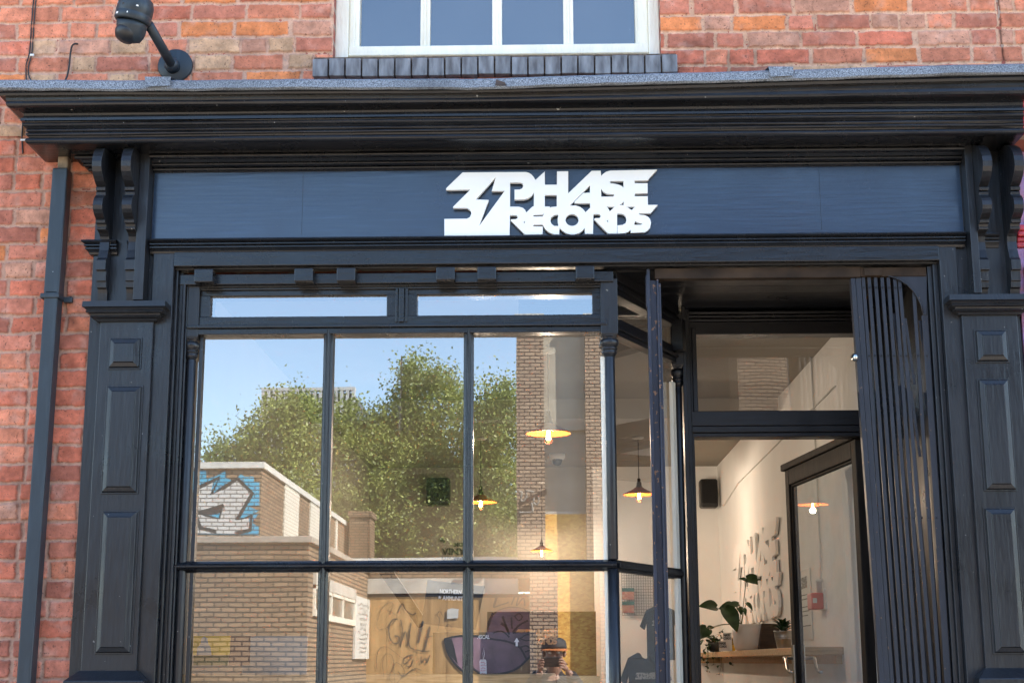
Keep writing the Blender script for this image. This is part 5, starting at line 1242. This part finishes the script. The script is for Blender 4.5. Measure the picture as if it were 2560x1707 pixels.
# mural
Ym = Y2+.004
def m5(p, lay=0): 
    x, z = V(p[0]/2.613, 1107+p[1]/2.613, d2); return Vector((x, Ym+.003*lay, z))
def mpoly(name, ps, m, lay):
    mb = MB()
    for pts in ps: mb.poly([m5(p, lay) for p in pts], (0, .002, 0))
    return mb.build(name, m, UB)
mpoly('graffiti_blue', [[(1215, 190), (1290, 180), (1350, 180), (1350, 235), (1420, 215), (1475, 182), (1480, 230), (1530, 250), (1575, 205), (1600, 220), (1660, 220), (1660, 255), (1695, 255), (1695, 405), (1620, 410), (1690, 440), (1640, 470), (1690, 455), (1650, 520), (1690, 545), (1690, 598), (1540, 598), (1300, 598), (1180, 560), (1180, 250)]], 'bluespray', 1)
mpoly('graffiti_white', [[(1248, 420), (1285, 300), (1395, 248), (1380, 338), (1550, 238), (1648, 330), (1550, 500), (1625, 478), (1632, 560), (1560, 592), (1200, 592), (1180, 560), (1215, 500)]], 'whitespray', 2)
ol = MB()
for pts, wd in [([(1248, 420), (1285, 300), (1440, 225), (1385, 335), (1470, 290), (1555, 235), (1650, 328), (1550, 498), (1645, 470), (1635, 565), (1545, 588)], 25), ([(1232, 415), (1300, 455), (1465, 405)], 22), ([(1275, 440), (1310, 555), (1415, 578)], 26), ([(1240, 480), (1250, 530), (1235, 560), (1275, 565)], 16), ([(1225, 430), (1248, 300)], 10)]:
    ribbon(ol, pts, wd, lambda q: m5((q.x, q.y), 4))
ol.build('graffiti_outline', 'blackspray', UB, recalc=False)
mpoly('graffiti_eye', [[(1300, 458), (1466, 402), (1440, 495), (1345, 478)]], 'blackspray', 3)
mpoly('graffiti_pupil', [[(1370, 470), (1442, 455), (1430, 488), (1400, 480)]], 'bluespray', 4)
finish(UB)
# chimney
cxa, cxb = VX(873, 40), VX(925, 40); yc = YR(40)
CH = empty('brick_chimney_stack', (cxa, yc, 0), 'square brown brick stack rising behind the striped building', 'chimney')
zc_ = VZ(1276, 40, 900)
MB().box(cxa, cxb, yc-1.1, yc, 0, zc_-.15).build('shaft', 'brownbrick', CH); MB().box(cxa-.04, cxb+.04, yc-1.15, yc+.05, zc_-.15, zc_).build('cap', 'coping' if 0 else 'brownbrick', CH); finish(CH)
dh = 31.; YH = YR(dh)
# hoarding building: bricks, concrete band, plywood with graffiti
xh0, xh1 = xc, VX(1291, d3)
HB = empty('boarded_building', (-2, YH, 0), 'boarded-up brick frontage with pale concrete band and graffitied plywood, mirrored in the lower panes', 'building')
zr = VZ(1394, dh, 1000); zb1 = VZ(1446, dh, 1000); zb0 = VZ(1484, dh, 1000)
MB().box(xh0-.5, xh1+1.5, YH-6, YH, zb1, zr-.08).build('wall', 'brownbrick', HB)
MB().box(xh0-.5, xh1+1.5, YH-6, YH+.05, zr-.08, zr).build('coping', 'coping', HB)
MB().box(xh0-.2, VX(1262, dh), YH-.2, YH+.04, zb0, zb1).build('concrete_band', 'concrete', HB)
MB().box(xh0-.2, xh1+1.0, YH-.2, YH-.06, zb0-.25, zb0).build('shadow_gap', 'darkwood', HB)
hb = MB(); 
for i in range(8):
    a = xh0-.2+i*.62; hb.box(a, a+.615, YH-.15, YH-.02+(i % 2)*.004, -.1, zb0-.07)
hb.build('plywood_boards', 'ply', HB)
Yh = YH+.0
def h8(p, lay=0):
    x, z = V(860+p[0]/5.109, 1400+p[1]/5.109, dh); return Vector((x, YH-.005+.003*lay, z))
def h6(p, lay=0):
    x, z = V(1050+p[0]/4.612, 1400+p[1]/4.612, dh); return Vector((x, YH-.005+.003*lay, z))
gr = MB()
for pts, wd in [([(700, 760), (640, 760), (590, 850), (600, 980), (650, 1050), (710, 1040), (715, 970), (660, 960)], 14), ([(740, 760), (760, 900), (730, 1100), (800, 900), (830, 1090), (850, 880)], 12), ([(870, 800), (850, 960), (860, 1100), (1000, 1150), (1110, 1150)], 14), ([(1020, 780), (960, 1050)], 30), ([(1110, 850), (1040, 1140)], 26), ([(1050, 980), (1140, 960)], 12),
                ([(480, 900), (430, 830), (480, 650), (560, 560), (640, 560), (600, 700)], 5), ([(470, 880), (600, 840), (690, 720), (560, 640)], 5), ([(430, 1400), (420, 1250), (470, 1120), (560, 1100), (640, 1150), (740, 1230), (830, 1260)], 6), ([(510, 1500), (500, 1300), (540, 1200), (620, 1210), (640, 1350), (580, 1500), (620, 1568)], 6), ([(650, 1568), (650, 1330), (720, 1320), (780, 1400), (760, 1470), (680, 1568)], 7),
                ([(900, 1200), (800, 1230), (770, 1310), (820, 1300), (890, 1220)], 12), ([(800, 1340), (860, 1350), (900, 1260)], 12), ([(700, 1420), (760, 1480), (900, 1380), (1000, 1390)], 12), ([(1000, 1210), (1000, 1300), (1050, 1240), (1070, 1300), (1110, 1200)], 13), ([(1210, 900), (1230, 760), (1200, 700), (1240, 660), (1270, 720)], 5), ([(1300, 860), (1340, 820), (1380, 860), (1340, 900), (1300, 860)], 5), ([(700, 680), (760, 560), (800, 640), (880, 700), (930, 680)], 10)]:
    ribbon(gr, [tuple(v) for v in spline(pts, 5)], wd, lambda q: h8((q.x, q.y), 2))
for pts, wd in [([(700, 540), (780, 510), (870, 480)], 14), ([(900, 510), (940, 420), (980, 420), (960, 520), (1040, 430), (1060, 520)], 14), ([(1120, 450), (1180, 560), (1260, 480), (1200, 480), (1150, 540)], 13), ([(700, 540), (740, 400)], 26), ([(620, 800), (690, 600)], 26)]:
    ribbon(gr, [tuple(v) for v in spline(pts, 5)], wd, lambda q: h6((q.x, q.y), 2))
gr.build('graffiti', 'blackspray', HB, recalc=False)
pm = MB()
pm.poly([h6(p, 1) for p in [(290, 900), (370, 890), (480, 865), (610, 905), (640, 700), (760, 570), (950, 535), (1130, 600), (1215, 740), (1220, 900), (1190, 1020), (1150, 1080), (1080, 1145), (950, 1255), (750, 1312), (550, 1300), (420, 1200), (330, 1060)]], (0, .002, 0)).build('graffiti_purple', 'purplespray', HB)
po = MB()
for pts, wd in [([(290, 900), (330, 1060), (420, 1200), (550, 1300), (750, 1312), (950, 1255), (1080, 1145), (1190, 1020)], 24), ([(290, 900), (480, 865), (700, 905), (850, 930), (1000, 1000), (1080, 1145)], 22), ([(610, 905), (640, 700), (760, 570), (950, 535), (1130, 600), (1215, 740)], 12), ([(800, 640), (850, 780), (880, 850)], 24), ([(900, 650), (910, 780)], 20), ([(920, 820), (1000, 740), (1100, 690)], 22), ([(920, 830), (1040, 810), (1160, 830)], 22), ([(940, 640), (990, 610), (1030, 650), (990, 690), (940, 640)], 14), ([(780, 720), (830, 750), (870, 820)], 30), ([(690, 830), (790, 810), (880, 880)], 16), ([(1000, 890), (1080, 920), (1160, 890), (1090, 850), (1000, 900)], 13), ([(1010, 1000), (1080, 980), (1130, 1020), (1060, 1050)], 16)]:
    ribbon(po, [tuple(v) for v in spline(pts, 6)], wd, lambda q: h6((q.x, q.y), 3))
po.poly([h6(p, 2) for p in [(285, 905), (370, 900), (400, 1000), (440, 1190), (330, 1060)]], (0, .002, 0))
po.build('graffiti_purple_lines', 'blackspray', HB, recalc=False)
MB().poly([h8(p, 2) for p in [(1330, 640), (1380, 612), (1475, 625), (1465, 740), (1325, 750)]], (0, .01, 0)).build('pasted_paper', 'coping', HB)
finish(HB)
# tower
zT = VZ(768, d3, 1320)
TW = empty('tan_brick_tower', (0, Y3, 0), 'tall tan brick stair tower with a boarded recess, mirrored in the right pane', 'building')
xa, xb, xc2, xd = VX(1292, d3), VX(1362, d3), VX(1468, d3), VX(1560, d3)
MB().box(xa, xb, Y3-3, Y3, -.1, zT-.1).box(xc2, xd, Y3-3, Y3, -.1, zT-.1).split('pier', 'towerbrick', TW)
MB().box(xa-.03, xb+.03, Y3-3, Y3+.04, zT-.1, zT).box(xc2-.03, xd+.03, Y3-3, Y3+.04, zT-.1, zT).build('coping', 'coping', TW)
zo = VZ(1281, d3, 1400); rc = .30
MB().box(xb, xc2, Y3-rc-.3, Y3-rc, -.1, zo).build('plywood_board', 'osb', TW)
MB().box(xb, xc2, Y3-rc-.6, Y3-rc-.13, zo, VZ(1070, d3, 1400)).build('recess_render', 'stucco', TW)
MB().box(xb, xc2, Y3-rc-.6, Y3-.30, VZ(1070, d3, 1400), zT-.5).build('recess_wall', 'stucco', TW)
MB().box(xb, xc2, Y3-rc-.12, Y3-rc, zo, zo+.06).build('recess_ledge', 'concrete', TW)
x5, x6 = 4.18, 5.26; YT = 2*.79-(31-5.75)
MB().box(x5, x6, YT-3, YT, -.1, 10.5).split('pier', 'towerbrick', TW)
MB().box(xd, x5, YT-4, YT-1.5, -.1, 10.2).box(x6, 14, YT-4, YT-2.0, -.1, 10.2).split('rear_wall', simple('dark_rear_cladding', (.05, .045, .04), .7, .2), TW)
pb = MB().tube([h6((1290+0, 0), 0)+Vector((0, .6, 2.2)), h6((1290, 0), 0)+Vector((.6, .8, 2.3))], .03, 8)
finish(TW)
BRK = empty('wall_bracket', (0, Y3, 3.5), 'dark steel arm with looped cables fixed across the tan tower', 'bracket')
def t2(x, y, o=.12):
    q = V(800+x/2.613, 1107+y/2.613, d3); return Vector((q[0], Y3+o, q[1]))
MB().poly([t2(1290, 395), t2(1440, 318), t2(1475, 300), t2(1475, 335), t2(1300, 415)], (0, .06, 0)).build('arm', 'darkwood', BRK)
lp_ = MB()
for c in ([(1300, 325), (1320, 330), (1310, 370), (1325, 385), (1350, 350), (1345, 320), (1395, 325)], [(1395, 360), (1390, 390), (1410, 410), (1425, 380), (1420, 350)], [(1380, 395), (1385, 440), (1380, 458), (1300, 460)]):
    lp_.tube(spline([t2(x, y, .2) for x, y in c], 5), .022, 6)
lp_.build('cables', 'bark', BRK); finish(BRK)
# office block behind the trees
do = 85.; yo = YR(do); xo0, xo1 = VX(645, do), VX(880, do); zo1 = VZ(985, do, 645)
OT = empty('office_tower', ((xo0+xo1)/2, yo, 0), 'grey office tower with pale vertical fins rising above the trees', 'building')
MB().box(xo0, xo1, yo-15, yo, 0, zo1).build('walls', 'fingrey', OT)
fn = MB(); n = 16
for i in range(n+1):
    x = xo0+(xo1-xo0)*i/n; fn.box(x-.09, x+.09, yo, yo+.35, 0, zo1+.1)
fn.box(xo0-.1, xo1+.1, yo-.2, yo+.36, zo1+.1, zo1+.3)
fn.build('fins', 'finwhite', OT)
gw = MB()
for i in range(n):
    x = xo0+(xo1-xo0)*(i+.22)/n; gw.box(x, x+(xo1-xo0)/n*.56, yo, yo+.06, zo1-4.8-(i % 3)*.4, zo1-2.2)
gw.build('windows', simple('tower_windows', (.05, .14, .16), .1, .2), OT); finish(OT)
# ---------- trees
def tree(name, blobs, n, trunk, lab, seed, ls=.062):
    r = np.random.default_rng(seed)
    T = empty(name, (trunk[0], trunk[1], -.1), lab, 'tree', 'trees behind the low buildings')
    pts = []
    W = np.array([b[3]*b[4]*b[5] for b in blobs]); W = W/W.sum()
    for b, wt in zip(blobs, W):
        k = int(n*wt); cx_, cy_, cz_, rx, ry, rz = b
        # sub-clumps on and in the ellipsoid
        nc = max(6, int(k/75)); d = r.normal(size=(nc, 3)); d /= np.linalg.norm(d, axis=1)[:, None]; rad = r.uniform(.45, 1.05, nc)**.7
        cen = d*rad[:, None]*np.array((rx, ry, rz))+np.array((cx_, cy_, cz_))
        which = r.integers(nc, size=k); sp_ = r.uniform(.12, .42, nc)[which]
        q = cen[which]+r.normal(size=(k, 3))*sp_[:, None]*np.array((.8, .8, 1.05)); pts.append(q)
    q = np.concatenate(pts); k = len(q)
    u = r.normal(size=(k, 3)); u /= np.linalg.norm(u, axis=1)[:, None]; v = r.normal(size=(k, 3)); v -= (v*u).sum(1)[:, None]*u; v /= np.linalg.norm(v, axis=1)[:, None]
    s = r.uniform(.6, 1.25, k)[:, None]*ls
    a = np.stack([q-u*s, q+v*s*.55, q+u*s, q-v*s*.55], 1).reshape(-1, 3)
    me = bpy.data.meshes.new('crown'); me.vertices.add(4*k); me.vertices.foreach_set('co', a.ravel().astype(np.float32))
    me.loops.add(4*k); me.loops.foreach_set('vertex_index', np.arange(4*k, dtype=np.int32)); me.polygons.add(k); me.polygons.foreach_set('loop_start', np.arange(0, 4*k, 4, dtype=np.int32)); me.update()
    me.materials.append(M['leaves']); o = bpy.data.objects.new('crown', me); COL.objects.link(o); o.parent = T
    tk = MB(); x, y = trunk[:2]; top = max(b[2] for b in blobs)
    tk.tube([(x, y, -.1), (x+.1, y, top*.4), (x-.05, y, top*.75), (x, y, top*1.05)], [.22, .17, .10, .03], 10)
    rr_ = random.Random(seed)
    for b in blobs:
        for _ in range(3):
            z0 = rr_.uniform(.3, .7)*top; tk.tube([(x, y, z0), ((x+b[0])/2, (y+b[1])/2, (z0+b[2])/2+.4), (b[0]+rr_.uniform(-.6, .6)*b[3], b[1]+rr_.uniform(-.5, .5)*b[4], b[2]+rr_.uniform(-.3, .6)*b[5])], [.09, .05, .012], 6)
    tk.build('trunk', 'bark', T); finish(T)
def tb(px_, py, d, rpx, rpy, dep=1.6):
    x, z = V(px_, py, d); return (x, YR(d), z, rpx/3704*d, dep, rpy/3704*d)
LS = .055
tree('birch_tree', [tb(600, 1230, 44, 90, 130), tb(690, 1120, 44, 95, 110), tb(560, 1160, 44, 45, 60), tb(760, 1060, 44, 50, 70), tb(700, 1290, 43.5, 150, 110)], 42000, (VX(680, 44), YR(44)), 'leafy birch at the left of the mirrored row, in front of the finned tower', 1)
tree('birch_tree', [tb(1070, 1010, 47, 95, 85), tb(1060, 945, 47, 55, 45), tb(1000, 1120, 47, 120, 110), tb(900, 1180, 46, 110, 120), tb(860, 1060, 46, 40, 60), tb(1040, 1280, 45, 160, 120), tb(880, 1320, 45, 120, 90), tb(1000, 1340, 44, 170, 80), tb(1080, 1200, 46, 120, 110)], 90000, (VX(1000, 46), YR(46)), 'tallest leafy birch in the middle of the mirrored row', 2)
tree('birch_tree', [tb(1220, 1090, 44, 80, 95), tb(1260, 1010, 44, 45, 45), tb(1200, 1240, 44, 110, 120), tb(1250, 1350, 43, 100, 90), tb(1180, 1370, 43.5, 120, 60)], 46000, (VX(1210, 44), YR(44)), 'leafy birch beside the tan tower at the right of the mirrored row', 3)
# overhead wire reflected in the sash window
o = MB().tube([(-6, -16, 10.6), (0.2, -16, 9.28), (1.2, -16, 9.52), (12, -16, 12.2)], .02, 6).build('overhead_wire', 'cord'); tag(o, 'thin black overhead wire crossing the street, mirrored in the upper window', 'wire')
# ---------- the photographer, mirrored in the lower right pane
PE = empty('person', (.02, -6.1, 0), 'person in a black jacket and dark orange-brimmed cap holding up a phone with both hands', 'person')
def skin(name, verts, edges, radii, m, parent, sub=2, root=0):
    me = bpy.data.meshes.new(name); me.from_pydata(verts, edges, []); me.update(); me.materials.append(M[m])
    o = bpy.data.objects.new(name, me); COL.objects.link(o)
    if parent: o.parent = parent
    s = o.modifiers.new('skin', 'SKIN'); s.use_smooth_shade = True
    for i, v in enumerate(me.skin_vertices[0].data):
        rr_ = radii[i]; v.radius = rr_ if isinstance(rr_, tuple) else (rr_, rr_); v.use_root = (i == root)
    q = o.modifiers.new('sub', 'SUBSURF'); q.levels = sub; q.render_levels = sub
    return o
Y0_ = -6.12
vs = [(.02, Y0_, .95), (.02, Y0_, 1.12), (.02, Y0_+.01, 1.30), (.02, Y0_, 1.43), (.02, Y0_+.01, 1.50), (.02, Y0_+.03, 1.56), (.02, Y0_+.03, 1.66), (.02, Y0_+.02, 1.73)]
ed = [(i, i+1) for i in range(7)]; rd = [(.16, .11), (.15, .10), (.17, .11), (.11, .08), .055, .066, .083, .06]
def limb(st, pts, rs):
    k = st
    for p, r_ in zip(pts, rs): vs.append(p); rd.append(r_); ed.append((k, len(vs)-1)); k = len(vs)-1
for s in (-1, 1):
    limb(3, [(.02+s*.17, Y0_, 1.40), (.02+s*.27, Y0_+.08, 1.25), (.02+s*.16, Y0_+.24, 1.44), (.02+s*.10, Y0_+.285, 1.54)], [.062, .048, .038, .03])
    limb(0, [(.02+s*.10, Y0_, .86), (.02+s*.11, Y0_+.02, .50), (.02+s*.12, Y0_, .10), (.02+s*.13, Y0_+.12, .04)], [.085, .060, .042, .04])
body = skin('body', vs, ed, rd, 'skin', PE)
# jacket and trousers over the body
jv = vs[:5]+[v for v in vs[8:11]]+[v for v in vs[16:19]]
jk = skin('jacket', [(.02, Y0_, .92), (.02, Y0_, 1.12), (.02, Y0_, 1.30), (.02, Y0_, 1.44), (.02-.175, Y0_, 1.40), (.02-.275, Y0_+.08, 1.25), (.02-.115, Y0_+.275, 1.525), (.02+.175, Y0_, 1.40), (.02+.275, Y0_+.08, 1.25), (.02+.115, Y0_+.275, 1.525), (.02, Y0_, 1.50), (.02, Y0_+.02, 1.565)],
          [(0, 1), (1, 2), (2, 3), (3, 4), (4, 5), (5, 6), (3, 7), (7, 8), (8, 9), (3, 10), (10, 11)], [(.19, .14), (.18, .13), (.20, .14), (.13, .10), .080, .064, .050, .080, .064, .050, .065, .072], 'cloth', PE)
tr_ = skin('trousers', [(.02, Y0_, .95), (-.08, Y0_, .86), (-.09, Y0_+.02, .50), (-.10, Y0_, .14), (.12, Y0_, .86), (.13, Y0_+.02, .50), (.14, Y0_, .14)], [(0, 1), (1, 2), (2, 3), (0, 4), (4, 5), (5, 6)], [(.18, .13), .105, .078, .065, .105, .078, .065], 'cloth', PE)
# head details
fc = MB().lathe((-.012, Y0_+.108, 1.675), [(.0, -.012), (.012, -.006), (.012, .006), (.0, .012)], 12).lathe((.052, Y0_+.108, 1.675), [(.0, -.012), (.012, -.006), (.012, .006), (.0, .012)], 12); fc.split('eyes', 'card', PE)
MB().loft([[(.012, Y0_+.11, 1.675), (.028, Y0_+.11, 1.675), (.02, Y0_+.105, 1.69)], [(.004, Y0_+.112, 1.635), (.036, Y0_+.112, 1.635), (.02, Y0_+.14, 1.64)]]).build('nose', 'skin', PE)
MB().box(-.005, .045, Y0_+.105, Y0_+.114, 1.606, 1.614).build('mouth', 'red', PE)
for s in (-1, 1): MB().lathe((.02+s*.082, Y0_+.02, 1.665), [(.0, -.03), (.012, -.02), (.015, .01), (.0, .03)], 10).split('ear', 'skin', PE)
MB().lathe((.02, Y0_+.025, 1.70), [(.100, -.005), (.102, .02), (.092, .06), (.065, .085), (.0, .098)], 24).build('cap', 'capmat', PE)
MB().loft([[(.02+.105*math.cos(a), Y0_+.03+r_*math.sin(a)*1, 1.703+h) for a in [math.pi*k/12 for k in range(13)]] for r_, h in ((.09, .0), (.17, -.012), (.17, -.018), (.09, -.006))], cap=False, closed=False).build('cap_brim', 'capbrim', PE, recalc=True)
# hands: palm and five fingers each, closed round the phone edges
PYc = CAM.y-.012
for s in (-1, 1):
    hx = s*.082; hz = 1.565
    hv = [(.02+s*.10, Y0_+.285, 1.54), (hx*1.12, PYc-.035, 1.565), (hx*1.08, PYc-.030, 1.60)]; he = [(0, 1), (1, 2)]; hr = [.028, (.028, .016), (.026, .014)]
    def ch(st, pts, rs):
        k = st
        for p, r_ in zip(pts, rs): hv.append(p); hr.append(r_); he.append((k, len(hv)-1)); k = len(hv)-1
    for f_, (dz, ln) in enumerate(((.028, .9), (.010, 1.), (-.010, .95), (-.030, .78))):
        z = 1.585+dz
        ch(2 if f_ < 2 else 1, [(hx*1.10, PYc-.012, z), (hx*1.06, PYc+.012, z+.004), (hx*(1.06-.28*ln), PYc+.018, z+.006), (hx*(1.06-.42*ln), PYc+.016, z+.004)], [.0095, .0090, .0082, .0072])
    ch(1, [(hx*.98, PYc-.035, 1.60), (hx*.72, PYc-.026, 1.612), (hx*.55, PYc-.020, 1.606)], [.012, .0105, .0085])
    skin('hand', hv, he, hr, 'skin', PE, 2, 0)
finish(PE)
PH = empty('phone', (0, CAM.y-.01, 1.56), 'black smartphone held sideways in front of the face', 'phone')
MB().box(-.080, .080, CAM.y-.020, CAM.y-.012, 1.563, 1.637).build('case', 'blackplastic', PH, bevel=.006)
MB().box(-.076, .076, CAM.y-.0212, CAM.y-.0202, 1.566, 1.634).build('screen', simple('phone_screen', (.02, .02, .025), .1), PH)
MB().lathe((.0, CAM.y-.0115, 1.60), [(.006, 0), (.0055, .001), (.0, .0012)], 12, axis=(0, 1, 0)).build('lens', 'blackplastic', PH)
finish(PH)
for o in (BL, SF): finish(o)
bpy.context.view_layer.update()
